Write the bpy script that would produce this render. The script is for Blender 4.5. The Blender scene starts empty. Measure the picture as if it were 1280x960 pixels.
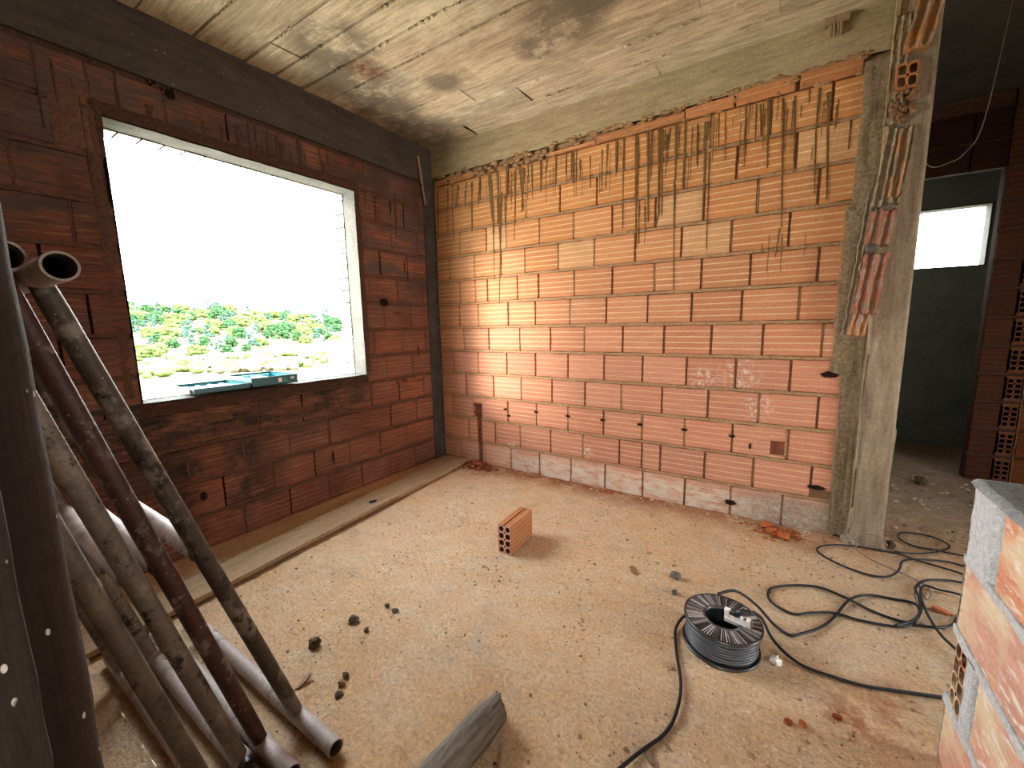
import bpy, math, random
from mathutils import Vector, Matrix, noise, Euler
R = random.Random(7)
C = bpy.context.scene.collection
PI = math.pi

# ------------------------------------------------------------------ helpers
def lin(h):
    h = h.lstrip('#')
    o = []
    for i in (0, 2, 4):
        c = int(h[i:i+2], 16) / 255
        o.append(c / 12.92 if c <= .04045 else ((c + .055) / 1.055) ** 2.4)
    return tuple(o)

def mul(c, k): return tuple(x * k for x in c)
def mix(a, b, t): return tuple(x + (y - x) * t for x, y in zip(a, b))
def nz(x, y, z, s=1.0): return noise.noise(Vector((x * s, y * s, z * s)))
WHITE = (1, 1, 1)

class MB:
    """collects vertices, faces, face colours and material slots; build() links ONE mesh object"""
    def __init__(self): self.v, self.f, self.c, self.m, self.s = [], [], [], [], []
    def face(self, pts, col=WHITE, m=0, s=False):
        b = len(self.v); self.v += [tuple(p) for p in pts]
        self.f.append(tuple(range(b, b + len(pts)))); self.c.append(col); self.m.append(m); self.s.append(s)
    def grid(self, P, col=WHITE, m=0, s=False, cu=False, cv=False, flip=False):
        """P: rows of points, shared vertices"""
        b = len(self.v); nr = len(P); nc = len(P[0])
        for r in P: self.v += [tuple(p) for p in r]
        for i in range(nr if cu else nr - 1):
            for j in range(nc if cv else nc - 1):
                q = [b + i * nc + j, b + i * nc + (j + 1) % nc, b + ((i + 1) % nr) * nc + (j + 1) % nc, b + ((i + 1) % nr) * nc + j]
                if flip: q.reverse()
                self.f.append(tuple(q)); self.c.append(col(i, j) if callable(col) else col); self.m.append(m); self.s.append(s)
    def box(self, lo, hi, col=WHITE, m=0, M=None, skip=''):
        x0, y0, z0 = lo; x1, y1, z1 = hi
        F = {'-x': [(x0, y1, z0), (x0, y0, z0), (x0, y0, z1), (x0, y1, z1)], '+x': [(x1, y0, z0), (x1, y1, z0), (x1, y1, z1), (x1, y0, z1)],
             '-y': [(x0, y0, z0), (x1, y0, z0), (x1, y0, z1), (x0, y0, z1)], '+y': [(x1, y1, z0), (x0, y1, z0), (x0, y1, z1), (x1, y1, z1)],
             '-z': [(x0, y1, z0), (x1, y1, z0), (x1, y0, z0), (x0, y0, z0)], '+z': [(x0, y0, z1), (x1, y0, z1), (x1, y1, z1), (x0, y1, z1)]}
        for k, q in F.items():
            if k in skip.split(): continue
            self.face([(M @ Vector(p)) if M else p for p in q], col, m)
    def tube(self, pts, r, n=10, col=WHITE, m=0, cap=True, closed=False):
        pts = [Vector(p) for p in pts]; N = len(pts); rows = []
        up = None
        for i, p in enumerate(pts):
            a = pts[i - 1] if (i > 0 or closed) else p
            c = pts[(i + 1) % N] if (i < N - 1 or closed) else p
            t = (c - a).normalized()
            if up is None:
                up = Vector((0, 0, 1)) if abs(t.z) < .9 else Vector((1, 0, 0))
            sx = t.cross(up).normalized(); up = sx.cross(t).normalized()
            rr = r[i] if isinstance(r, (list, tuple)) else r
            rows.append([p + (sx * math.cos(2 * PI * k / n) + up * math.sin(2 * PI * k / n)) * rr for k in range(n)])
        self.grid(rows, col, m, True, cu=closed, cv=True, flip=True)
        if cap and not closed:
            self.face(rows[0], col, m); self.face(list(reversed(rows[-1])), col, m)
    def pipe(self, a, b, r, t=.004, n=28, m=0, jag=0):
        """hollow tube with open ends"""
        a, b = Vector(a), Vector(b); d = (b - a).normalized()
        u = d.cross(Vector((0, 0, 1)) if abs(d.z) < .9 else Vector((1, 0, 0))).normalized(); w = u.cross(d)
        def ring(p, q): return [p + (u * math.cos(2 * PI * k / n) + w * math.sin(2 * PI * k / n)) * q for k in range(n)]
        S = 8
        o = [ring(a + (b - a) * (i / S), r * (1 + .012 * nz(i, a.x, a.y, 3))) for i in range(S + 1)]
        i_ = [ring(a + (b - a) * (i / S), r - t) for i in range(S + 1)]
        self.grid(o, WHITE, m, True, cv=True, flip=True)
        self.grid(i_, (.45, .45, .45), m, True, cv=True)
        self.grid([i_[0], o[0]], WHITE, m, False, cv=True, flip=True); self.grid([o[-1], i_[-1]], WHITE, m, False, cv=True, flip=True)
    def lathe(self, prof, n=48, col=WHITE, m=0, M=None, closed=False):
        rows = []
        for (r, z) in prof:
            rows.append([Vector((r * math.cos(2 * PI * k / n), r * math.sin(2 * PI * k / n), z)) for k in range(n)])
        if M: rows = [[M @ p for p in r] for r in rows]
        self.grid(rows, col, m, True, cu=closed, cv=True)
    def lump(self, c, r, seed=0, col=WHITE, m=0, rough=.35, flat=1.0, nu=9, nv=6, s=False, freq=1.6):
        """irregular stone"""
        rows = []
        for j in range(nv + 1):
            th = PI * j / nv; row = []
            for i in range(nu):
                ph = 2 * PI * i / nu
                d = Vector((math.sin(th) * math.cos(ph), math.sin(th) * math.sin(ph), math.cos(th)))
                k = 1 + rough * nz(d.x + seed * 3.1, d.y + seed * 1.7, d.z - seed, freq)
                row.append((c[0] + d.x * r[0] * k, c[1] + d.y * r[1] * k, c[2] + d.z * r[2] * k * flat))
            rows.append(row)
        self.grid(rows, col, m, s, cv=True, flip=True)
    def build(self, name, mats, parent=None, loc=(0, 0, 0), rot=(0, 0, 0)):
        me = bpy.data.meshes.new(name)
        me.from_pydata(self.v, [], self.f)
        a = me.attributes.new('tint', 'FLOAT_COLOR', 'CORNER')
        buf = []
        for f, c in zip(self.f, self.c): buf += (list(c[:3]) + [1.0]) * len(f)
        a.data.foreach_set('color', buf)
        for mt in (mats if isinstance(mats, (list, tuple)) else [mats]): me.materials.append(mt)
        me.polygons.foreach_set('material_index', self.m)
        me.polygons.foreach_set('use_smooth', self.s)
        me.update()
        o = bpy.data.objects.new(name, me); C.objects.link(o)
        o.location = loc; o.rotation_euler = rot
        if parent: o.parent = parent
        return o

def tag(o, label, cat, group=None, kind=None):
    o['label'] = label; o['category'] = cat
    if group: o['group'] = group
    if kind: o['kind'] = kind
    return o
def thing(name, loc, label, cat, group=None, rot=(0, 0, 0)):
    o = bpy.data.objects.new(name, None); C.objects.link(o)
    o.location = loc; o.rotation_euler = rot; o.empty_display_size = .1
    return tag(o, label, cat, group)
def struct(o):
    o['kind'] = 'structure'; return o
def spline(P, k=8, closed=False):
    P = [Vector(p) for p in P]; out = []; n = len(P)
    for i in range(n if closed else n - 1):
        if closed: a, b, c, d = P[i - 1], P[i], P[(i + 1) % n], P[(i + 2) % n]
        else: a, b, c, d = P[max(i - 1, 0)], P[i], P[i + 1], P[min(i + 2, n - 1)]
        for j in range(k):
            t = j / k
            out.append(.5 * ((2 * b) + (c - a) * t + (2 * a - 5 * b + 4 * c - d) * t * t + (3 * b - a - 3 * c + d) * t ** 3))
    if not closed: out.append(P[-1])
    return out

# ------------------------------------------------------------------ materials
class N:
    """small node-graph writer"""
    def __init__(self, name, rough=.9, spec=.25):
        self.mat = bpy.data.materials.new(name); self.mat.use_nodes = True
        self.t = self.mat.node_tree; self.b = self.t.nodes['Principled BSDF']
        self.b.inputs['Roughness'].default_value = rough; self.b.inputs['Specular IOR Level'].default_value = spec
        self.co = self.n('ShaderNodeTexCoord').outputs['Object']
    def n(self, ty, **k):
        x = self.t.nodes.new(ty)
        for a, b in k.items(): setattr(x, a, b)
        return x
    def l(self, a, b): self.t.links.new(a, b)
    def val(self, x, sock):
        if hasattr(x, 'is_linked'): self.l(x, sock)
        else: sock.default_value = x if not (isinstance(x, tuple) and len(x) == 3 and len(sock.default_value) == 4) else (*x, 1)
    def scale(self, s, vec=None):
        m = self.n('ShaderNodeMapping'); self.l(vec or self.co, m.inputs[0]); m.inputs['Scale'].default_value = s; return m.outputs[0]
    def noise(self, s, detail=5, rough=.6, vec=None, dist=0):
        x = self.n('ShaderNodeTexNoise'); self.l(vec or self.co, x.inputs['Vector'])
        x.inputs['Scale'].default_value = s; x.inputs['Detail'].default_value = detail; x.inputs['Roughness'].default_value = rough
        x.inputs['Distortion'].default_value = dist
        return x.outputs['Fac']
    def vor(self, s, vec=None, feat='F1'):
        x = self.n('ShaderNodeTexVoronoi', feature=feat); self.l(vec or self.co, x.inputs['Vector']); x.inputs['Scale'].default_value = s
        return x.outputs['Distance']
    def ramp(self, f, a, b, ca=(0, 0, 0), cb=(1, 1, 1)):
        x = self.n('ShaderNodeValToRGB'); self.l(f, x.inputs[0]); e = x.color_ramp.elements
        e[0].position = a; e[1].position = b; e[0].color = (*ca, 1); e[1].color = (*cb, 1)
        return x.outputs[0]
    def mr(self, f, a, b, c=0., d=1.):
        x = self.n('ShaderNodeMapRange'); self.l(f, x.inputs[0])
        for i, v in enumerate((a, b, c, d)): x.inputs[i + 1].default_value = v
        return x.outputs[0]
    def ma(self, op, a, b=0.):
        x = self.n('ShaderNodeMath', operation=op); self.val(a, x.inputs[0]); self.val(b, x.inputs[1]); return x.outputs[0]
    def mx(self, f, a, b, mode='MIX'):
        x = self.n('ShaderNodeMix', data_type='RGBA', blend_type=mode)
        self.val(f, x.inputs['Factor']); self.val(a, x.inputs['A']) if hasattr(a, 'is_linked') else setattr(x.inputs[6], 'default_value', (*a[:3], 1))
        if hasattr(a, 'is_linked'): pass
        self.val(b, x.inputs['B']) if False else None
        for sock, v in ((x.inputs[6], a), (x.inputs[7], b)):
            if hasattr(v, 'is_linked'): self.l(v, sock)
            else: sock.default_value = (*v[:3], 1)
        return x.outputs[2]
    def xyz(self):
        x = self.n('ShaderNodeSeparateXYZ'); self.l(self.co, x.inputs[0]); return x.outputs
    def tint(self): return self.n('ShaderNodeAttribute', attribute_name='tint').outputs['Color']
    def near(self, p, r0, r1, vec=None):
        """1 at p, falling to 0 between r0 and r1 metres"""
        x = self.n('ShaderNodeVectorMath', operation='DISTANCE'); self.l(vec or self.co, x.inputs[0]); x.inputs[1].default_value = p
        return self.mr(x.outputs['Value'], r0, r1, 1., 0.)
    def out(self, col, bump=None, strength=.3, dist=.01):
        self.val(col, self.b.inputs['Base Color']) if hasattr(col, 'is_linked') else setattr(self.b.inputs['Base Color'], 'default_value', (*col, 1))
        if bump is not None:
            x = self.n('ShaderNodeBump'); x.inputs['Strength'].default_value = strength; x.inputs['Distance'].default_value = dist
            self.l(bump, x.inputs['Height']); self.l(x.outputs[0], self.b.inputs['Normal'])
        return self.mat

def m_brick(name, kind):
    g = N(name, .92, .2)
    base = g.tint()
    fine = g.noise(70, 4, .7)
    base = g.mx(1., base, g.ramp(fine, .3, .75, (.82, .80, .78), (1.12, 1.12, 1.12)), 'MULTIPLY')
    streak = g.noise(6, 5, .65, g.scale((1, 1, 9) if kind != 'stub' else (1, 1, 6)))
    base = g.mx(1., base, g.ramp(streak, .25, .8, (.80, .78, .76), (1.15, 1.15, 1.15)), 'MULTIPLY')
    x, y, z = g.xyz()
    if kind == 'back':
        # lime bloom and dark cement slurry on the lowest course, white wash blotches
        low = g.ma('MULTIPLY', g.mr(z, .13, .24, 1, 0), g.mr(x, .55, 1.1, .15, 1))
        n1 = g.ramp(g.noise(9, 6, .7, g.scale((1, 1, 2.2))), .36, .56)
        base = g.mx(g.ma('MULTIPLY', low, n1), base, lin('c9b9a6'))
        lowr = g.ma('MULTIPLY', g.mr(z, .17, .27, 1, 0), g.mr(x, 2.65, 3.0, 0, 1))
        base = g.mx(g.ma('MULTIPLY', lowr, g.ramp(g.noise(40, 6, .8), .3, .6)), base, lin('857768'))
        for p, r in (((1.66, 0, .3), .07), ((2.55, 0, .98), .12), ((2.78, 0, 1.02), .16), ((2.9, 0, .8), .12), ((.88, 0, .22), .1)):
            base = g.mx(g.ma('MULTIPLY', g.near(p, r * .3, r), g.ramp(g.noise(30, 4, .7), .5, .6, (0, 0, 0), (.75, .75, .75))), base, lin('d5c8bd'))
        # greenish slurry in the top courses under the beam
        top = g.ma('MULTIPLY', g.mr(z, 2.2, 2.7, 0, 1), g.ramp(g.noise(5, 5, .7, g.scale((3, 1, .5))), .55, .72))
        base = g.mx(g.ma('MULTIPLY', top, .75), base, lin('75603f'))
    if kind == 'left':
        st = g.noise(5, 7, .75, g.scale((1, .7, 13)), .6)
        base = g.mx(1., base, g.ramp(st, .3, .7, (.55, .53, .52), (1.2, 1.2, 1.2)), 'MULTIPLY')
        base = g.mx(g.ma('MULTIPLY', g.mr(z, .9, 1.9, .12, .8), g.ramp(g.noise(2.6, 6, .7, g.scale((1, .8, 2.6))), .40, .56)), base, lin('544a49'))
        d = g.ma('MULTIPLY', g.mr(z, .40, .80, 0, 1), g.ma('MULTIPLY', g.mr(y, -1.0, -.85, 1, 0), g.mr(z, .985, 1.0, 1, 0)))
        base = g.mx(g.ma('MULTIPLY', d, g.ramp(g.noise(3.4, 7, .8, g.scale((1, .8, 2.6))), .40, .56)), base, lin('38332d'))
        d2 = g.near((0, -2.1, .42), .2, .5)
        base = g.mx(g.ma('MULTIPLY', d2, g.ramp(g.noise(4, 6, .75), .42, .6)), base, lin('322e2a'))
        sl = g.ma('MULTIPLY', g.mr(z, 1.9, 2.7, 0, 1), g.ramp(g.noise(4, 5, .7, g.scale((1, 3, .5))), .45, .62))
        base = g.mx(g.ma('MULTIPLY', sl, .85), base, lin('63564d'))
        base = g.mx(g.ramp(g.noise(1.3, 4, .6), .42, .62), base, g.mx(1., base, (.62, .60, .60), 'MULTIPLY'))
    if kind == 'stub':
        base = g.mx(g.ramp(g.noise(4.2, 3, .55, g.scale((1, 1, 1.8))), .46, .6), base, lin('d9c3a0'))
        br = g.noise(60, 3, .6, g.scale((1, .25, 1)))
        base = g.mx(g.ma('MULTIPLY', g.ramp(br, .52, .62), g.ramp(g.noise(3, 3, .5), .44, .56)), base, lin('e3d8cd'))
    h = g.ma('ADD', g.ma('MULTIPLY', fine, .6), g.noise(220, 2, .6))
    return g.out(base, h, .35, .004)

def m_mortar(name, c='85725c', c2='5b4c3e', bs=.6):
    g = N(name, .95, .15)
    f = g.noise(55, 6, .75)
    col = g.mx(g.ramp(f, .35, .68), lin(c2), lin(c))
    col = g.mx(1., col, g.tint(), 'MULTIPLY')
    return g.out(col, g.ma('ADD', f, g.noise(160, 3, .7)), bs, .012)

def m_concrete_ceiling():
    g = N('board_marked_concrete', .9, .2)
    w = g.scale((.9, 9, 1))
    grain = g.noise(5, 7, .7, w, .4)
    col = g.mx(g.ramp(grain, .3, .72), lin('958369'), lin('e0d0ae'))
    col = g.mx(1., col, g.tint(), 'MULTIPLY')
    pale = g.ramp(g.noise(1.7, 5, .7, g.scale((.8, 2.2, 1))), .52, .66)
    col = g.mx(g.ma('MULTIPLY', pale, .55), col, lin('e6d9b8'))
    fine = g.noise(75, 4, .7)
    col = g.mx(1., col, g.ramp(fine, .3, .7, (.8, .8, .8), (1.08, 1.08, 1.08)), 'MULTIPLY')
    # stains; the ones towards the corner also paint in the shading there
    for p, r in (((.60, -1.45, 3.1), .34), ((.40, -1.10, 3.1), .40), ((.25, -.75, 3.1), .36), ((1.88, -.88, 3.1), .30), ((2.1, -.98, 3.1), .22), ((1.62, -.75, 3.1), .16), ((.9, -.8, 3.1), .16), ((.2, -.3, 3.1), .4)):
        col = g.mx(g.ma('MULTIPLY', g.near(p, r * .55, r), g.ramp(g.noise(4, 6, .75), .36, .52, (0, 0, 0), (.85, .85, .85))), col, lin('6d6150'))
    col = g.mx(g.ma('MULTIPLY', g.near((.58, -1.2, 3.1), .06, .16), g.ramp(g.noise(25, 4, .7), .4, .6)), col, lin('6d3f2a'))
    return g.out(col, g.ma('ADD', grain, g.ma('MULTIPLY', fine, .5)), .5, .008)

def m_concrete(name, a, b, streak=(6, 6, 1), bump=.5):
    g = N(name, .92, .2)
    s = g.noise(3.5, 7, .7, g.scale(streak), .3); f = g.noise(60, 5, .75)
    col = g.mx(g.ramp(s, .3, .7), lin(a), lin(b))
    col = g.mx(1., col, g.ramp(f, .3, .72, (.75, .75, .75), (1.15, 1.15, 1.15)), 'MULTIPLY')
    sp = g.vor(26)
    col = g.mx(g.ma('MULTIPLY', g.ramp(sp, .06, .11, (1, 1, 1), (0, 0, 0)), g.ramp(g.noise(4, 2), .5, .6)), col, lin('b0a594'))
    col = g.mx(1., col, g.tint(), 'MULTIPLY')
    return g.out(col, g.ma('ADD', s, f), bump, .01)

def m_floor():
    g = N('sandy_cement_floor', .95, .15)
    big = g.noise(1.1, 6, .65, None, .5); med = g.noise(7, 6, .7); fine = g.noise(60, 5, .8)
    col = g.mx(g.ramp(big, .36, .66), lin('e6c3a0'), lin('ecc090'))
    col = g.mx(g.ma('MULTIPLY', g.ramp(med, .42, .66), .55), col, lin('f0dcbe'))
    col = g.mx(g.ma('MULTIPLY', g.ramp(g.noise(3.3, 5, .7), .55, .7), .6), col, lin('c6ac92'))
    scr = g.noise(9, 4, .6, g.scale((1, 2.4, 1)), 1.2)
    col = g.mx(g.ma('MULTIPLY', g.ramp(scr, .6, .7), .35), col, lin('8d7256'))
    col = g.mx(1., col, g.ramp(fine, .33, .62, (.70, .68, .65), (1.14, 1.13, 1.10)), 'MULTIPLY')
    sp = g.vor(55)
    col = g.mx(g.ma('MULTIPLY', g.ramp(sp, .07, .13, (.6, .6, .6), (0, 0, 0)), g.ramp(g.noise(3.7, 3, .6), .48, .64)), col, lin('6d5642'))
    x, y, z = g.xyz()
    # red brick dust along the foot of the brick wall and in a few swept spots
    foot = g.ma('MULTIPLY', g.mr(y, -.30, -.06, 0, 1), g.ma('MULTIPLY', g.mr(x, .3, .6, 0, 1), g.mr(x, 2.0, 3.4, 1, .45)))
    col = g.mx(g.ma('MULTIPLY', foot, g.ramp(g.noise(6, 5, .7), .30, .52)), col, lin('a8623a'))
    for p, r, k in (((3.40, -1.44, 0), .17, 1), ((3.29, -1.53, 0), .13, 1), ((3.12, -.12, 0), .26, .9), ((.62, -.16, 0), .3, .9), ((3.44, -1.3, 0), .1, .8)):
        col = g.mx(g.ma('MULTIPLY', g.near(p, r * .25, r), g.ramp(g.noise(13, 5, .7), .38, .58, (0, 0, 0), (k * .7, k * .7, k * .7))), col, lin('a85e38'))
    for p, r in (((1.15, -.62, 0), .4), ((1.95, -1.95, 0), .3), ((1.7, -1.6, 0), .45)):
        col = g.mx(g.ma('MULTIPLY', g.near(p, r * .2, r), g.ramp(g.noise(8, 5, .7), .5, .66, (0, 0, 0), (.6, .6, .6))), col, lin('d4c3ae'))
    # grey rubble ground past the pillar
    hall = g.ma('MULTIPLY', g.mr(y, .3, .9, 0, 1), g.mr(x, 3.4, 3.6, 0, 1))
    col = g.mx(g.ma('MULTIPLY', hall, .45), col, g.mx(g.ramp(med, .35, .65), lin('9a8774'), lin('cbb69c')))
    h = g.ma('ADD', g.ma('MULTIPLY', med, 1.6), g.ma('ADD', fine, g.ma('MULTIPLY', scr, .5)))
    return g.out(col, h, 1.0, .02)

def m_wood(name, a, b, axis=1, specks=False, rough=.8, k=1.0):
    g = N(name, rough, .25)
    s = [14, 14, 14]; s[axis] = .9
    grain = g.noise(3 * k, 7, .7, g.scale(tuple(s)), .8); f = g.noise(45, 4, .7)
    col = g.mx(g.ramp(grain, .3, .7), lin(a), lin(b))
    col = g.mx(1., col, g.ramp(f, .3, .7, (.78, .78, .78), (1.1, 1.1, 1.1)), 'MULTIPLY')
    col = g.mx(1., col, g.tint(), 'MULTIPLY')
    if specks:
        v = g.vor(48, g.scale((1, 1, .5)))
        col = g.mx(g.ma('MULTIPLY', g.ramp(v, .10, .13, (1, 1, 1), (0, 0, 0)), g.ramp(g.noise(9, 2), .47, .50)), col, lin('d9d2c6'))
    return g.out(col, g.ma('ADD', grain, f), .5, .006)

def m_pipe(name, base, patch, dark, amount=.5, metal=.0):
    g = N(name, .55, .35)
    a = g.noise(7, 6, .65); b = g.noise(13, 6, .7); f = g.noise(90, 4, .7)
    col = g.mx(g.ramp(a, amount, amount + .06), lin(base), lin(patch))
    col = g.mx(g.ramp(b, .56, .62), col, lin(dark))
    col = g.mx(1., col, g.ramp(f, .3, .7, (.75, .75, .75), (1.15, 1.15, 1.15)), 'MULTIPLY')
    col = g.mx(g.ramp(g.vor(45), .06, .1, (.8, .8, .8), (0, 0, 0)), col, lin('b3a390'))
    col = g.mx(1., col, g.tint(), 'MULTIPLY')
    g.b.inputs['Metallic'].default_value = metal
    return g.out(col, g.ma('ADD', a, f), .25, .004)

def m_plain(name, hexc, rough=.5, spec=.4, var=.12, metal=0, scale=40, tint=False):
    g = N(name, rough, spec)
    f = g.noise(scale, 4, .65)
    col = g.mx(g.ramp(f, .3, .7), mul(lin(hexc), 1 - var), mul(lin(hexc), 1 + var))
    if tint: col = g.mx(1., col, g.tint(), 'MULTIPLY')
    g.b.inputs['Metallic'].default_value = metal
    return g.out(col, f, .15, .003)

M = dict(
    brick_back=m_brick('terracotta_block_warm', 'back'), brick_left=m_brick('terracotta_block_smeared', 'left'),  # left-wall blocks: darker streaks and grey mortar smears
    brick_stub=m_brick('terracotta_block_dusty', 'stub'), brick=m_brick('terracotta_block', 'plain'),
    mortar=m_mortar('sandy_mortar', 'b9946e', '8f6e4e'), passage=m_mortar('passage_render', '907a5e', '66543f'), mortar_dark=m_mortar('dark_mortar', '755443', '4f3a2f'), shade_and_grout=m_mortar('hole_shade_and_grout', '2a1a13', '150d0a'),  # last one paints the shade of flat holes, also the tile grout
    mortar_white=m_mortar('pale_mortar', 'f4f6f5', 'c2c8c9', .8), drip=m_mortar('dried_slurry', '86683f', '553e22', .4),
    mortar_bead=m_mortar('light_mortar', 'c9b99f', '93826b', .8), rough=m_mortar('rough_grey_mortar', 'b5a081', '7d6b54', 1.0),
    ceiling=m_concrete_ceiling(), beam=m_concrete('beam_concrete', '8f7d5f', 'b9a780', (1, 1, 7)),
    beam_dark=m_concrete('dark_concrete', '443e3a', '5d554d', (1, 1, 5)),  # darker, greyer concrete than the other beam
    pillar=m_concrete('pillar_concrete', '756555', 'a9977f', (7, 7, .8)), plaster=m_concrete('window_plaster', '4b4a44', '605f58', (2, 2, 2), .3),
    grey_plaster=m_concrete('dark_grey_plaster', '7d847f', '98a098', (1, 1, 1), .3),
    floor=m_floor(), tile=m_plain('white_tile', 'ece9e0', .3, .5, .04), facade=m_plain('white_render', 'efede8', .8, .3, .03),
    board=m_wood('pale_planed_board', '8d6f52', 'b39877', 1), post=m_wood('dark_shoring_timber', '221a15', '40342b', 2, True, .85, .6),
    jamb=m_wood('brown_shuttering_board', '241d17', '3b3128', 2, True, .9, 1.6), log=m_wood('grey_weathered_log', '4a4138', '8f8577', 1, False, .9, 1.2),
    batten=m_wood('pale_batten', '80664c', 'b59b7c', 2),
    pipeA=m_pipe('rusty_mottled_steel', '4c423a', '83786b', '2f2620', .5), pipeB=m_pipe('red_primer_steel', '4a2e28', '553730', '84776a', .5),
    pipeC=m_pipe('mortar_splashed_steel', '7a6e61', '8f8475', '352d27', .5), pipeD=m_pipe('dusty_grey_steel', '6f6255', '81745f', '564b41', .5),
    rail=m_pipe('pale_lit_tube', 'a5968d', 'b7a9a0', '8a7a6f', .5), dark_steel=m_plain('dark_steel', '5a5353', .4, .5, .15, .5),  # rails paler than the uprights: their lit look is put into the colour
    teal=m_plain('teal_plastic', '1d5a5e', .4, .5, .06), teal_in=m_plain('pale_teal_plastic', '6fa3a6', .5, .4, .06),
    label_white=m_plain('white_sticker', 'e9e6df', .5, .4, .02), label_green=m_plain('green_sticker', '3f9a6c', .5, .4, .03),
    black=m_plain('black_plastic', '1d1c1d', .45, .5, .15), flange=m_plain('grey_black_plastic', '3a3737', .35, .6, .15, 0, 60, True),
    cable=m_plain('black_rubber_cable', '1b1a1b', .5, .35, .2), wound=m_plain('grey_rubber_cable', '4a4c50', .4, .5, .2),
    white_pl=m_plain('white_plastic', 'efece6', .4, .5, .05), copper=m_plain('brown_metal', '7a5b48', .4, .5, .1),
    crumb=m_mortar('crumbs', 'b39a7c', '7d6248'), stone=m_mortar('stone_grey', '7d7064', '473d34', .5), clod=m_mortar('dark_clod', '7a6653', '4a3c30', .8),
    shard=m_brick('brick_shard', 'plain'), wire=m_plain('thin_wire', '77685f', .5, .4, .1),
)

# ------------------------------------------------------------------ brick walls
PITCH = .3172; CH = .23; Z1 = .2257; BH = .203
def bed(k): return 0. if k == 0 else Z1 + CH * (k - 1)      # top of course k

def shade(base, r, amt=.12):
    k = 1 + r.uniform(-amt, amt); w = r.uniform(-.05, .05)
    return (min(1, base[0] * k), min(1, base[1] * k * (1 + w)), min(1, base[2] * k * (1 + 1.6 * w)))

def brick_face(mb, P, u0, u1, z0, z1, col, gcol, r, m=0, n0=0., grooves=4, depth=.03, chip=.0, gd=.0035, gw=.009, wav=.0):
    """one fluted clay block face. P(u, z, n) -> world; n > 0 towards the room"""
    H = z1 - z0; prof = []                    # (z, n, colour-above)
    gap = H / (grooves + 1)
    prof.append((z0, -depth, col)); prof.append((z0 + .001, -.003, col)); prof.append((z0 + .005, 0, col))
    for i in range(grooves):
        zc = z0 + gap * (i + 1)
        prof += [(zc - gw / 2, 0, gcol), (zc - gw / 4, -gd, gcol), (zc + gw / 4, -gd, gcol), (zc + gw / 2, 0, col)]
    prof += [(z1 - .005, 0, col), (z1 - .001, -.003, col), (z1, -depth, col)]
    ns = max(3, int((u1 - u0) / .05)); sd = r.uniform(0, 99)
    tu, tz = r.uniform(-.002, .002), r.uniform(-.004, .004)
    cols = []; rows = []
    def jz(u, z):
        e = min(z - z0, z1 - z)
        return (.0035 * nz(u * 14, sd, z * 3) if e < .004 else (.001 + wav) * nz(u * 9, sd, z * 9)) + tz * (u - u0)
    us = [u0] + [u0 + .004] + [u0 + (u1 - u0) * i / ns for i in range(1, ns)] + [u1 - .004] + [u1]
    for (z, n, c) in prof:
        row = []
        for i, u in enumerate(us):
            e = -depth if i in (0, len(us) - 1) else (-.002 if i in (1, len(us) - 2) else 0)
            uu = u + (.003 * nz(z * 16, sd, i) if i < 2 or i > len(us) - 3 else 0)
            nn = n0 + min(n, e if e < -.01 else n + e) + .0012 * nz(u * 8, z * 8, sd) + tu * (u - u0) * 3
            row.append(P(uu, z + jz(u, z), nn))
        rows.append(row); cols.append(c)
    mb.grid(rows, lambda i, j: cols[i] if i < len(cols) else col, m)

def bed_joint(mb, P, u0, u1, zc, h, r, m=1, n=-.006, amp=.006):
    """rough mortar squeezed out between two courses"""
    N_ = max(4, int((u1 - u0) / .025)); s = r.uniform(0, 99)
    rows = [[], [], [], []]
    for i in range(N_ + 1):
        u = u0 + (u1 - u0) * i / N_
        a = nz(u * 9, s, 0); b = nz(u * 22, s, 5); c = nz(u * 11, s, 9)
        top = zc + h / 2 * (1 + .25 * c) + .002 * b; bot = zc - h / 2 * (1 + .35 * a) - .002 * b
        rows[0].append(P(u, bot, -.03)); rows[1].append(P(u, bot + .002, n + amp * a)); rows[2].append(P(u, top - .002, n + amp * b)); rows[3].append(P(u, top, -.03))
    mb.grid(rows, WHITE, m)

def joints_for(known, lo, hi):
    """complete a course with the regular block length on both sides of the joints seen"""
    k = sorted(known)
    while k[0] - PITCH > lo + .05: k.insert(0, k[0] - PITCH)
    out = []
    for a, b in zip(k, k[1:]):
        out.append(a); g = b - a
        if g > PITCH * 1.35:
            n = round(g / PITCH)
            out += [a + g * i / n for i in range(1, n)]
    out.append(k[-1])
    while out[-1] + PITCH < hi - .05: out.append(out[-1] + PITCH)
    return [lo] + [x for x in out if lo + .03 < x < hi - .03] + [hi]

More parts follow.
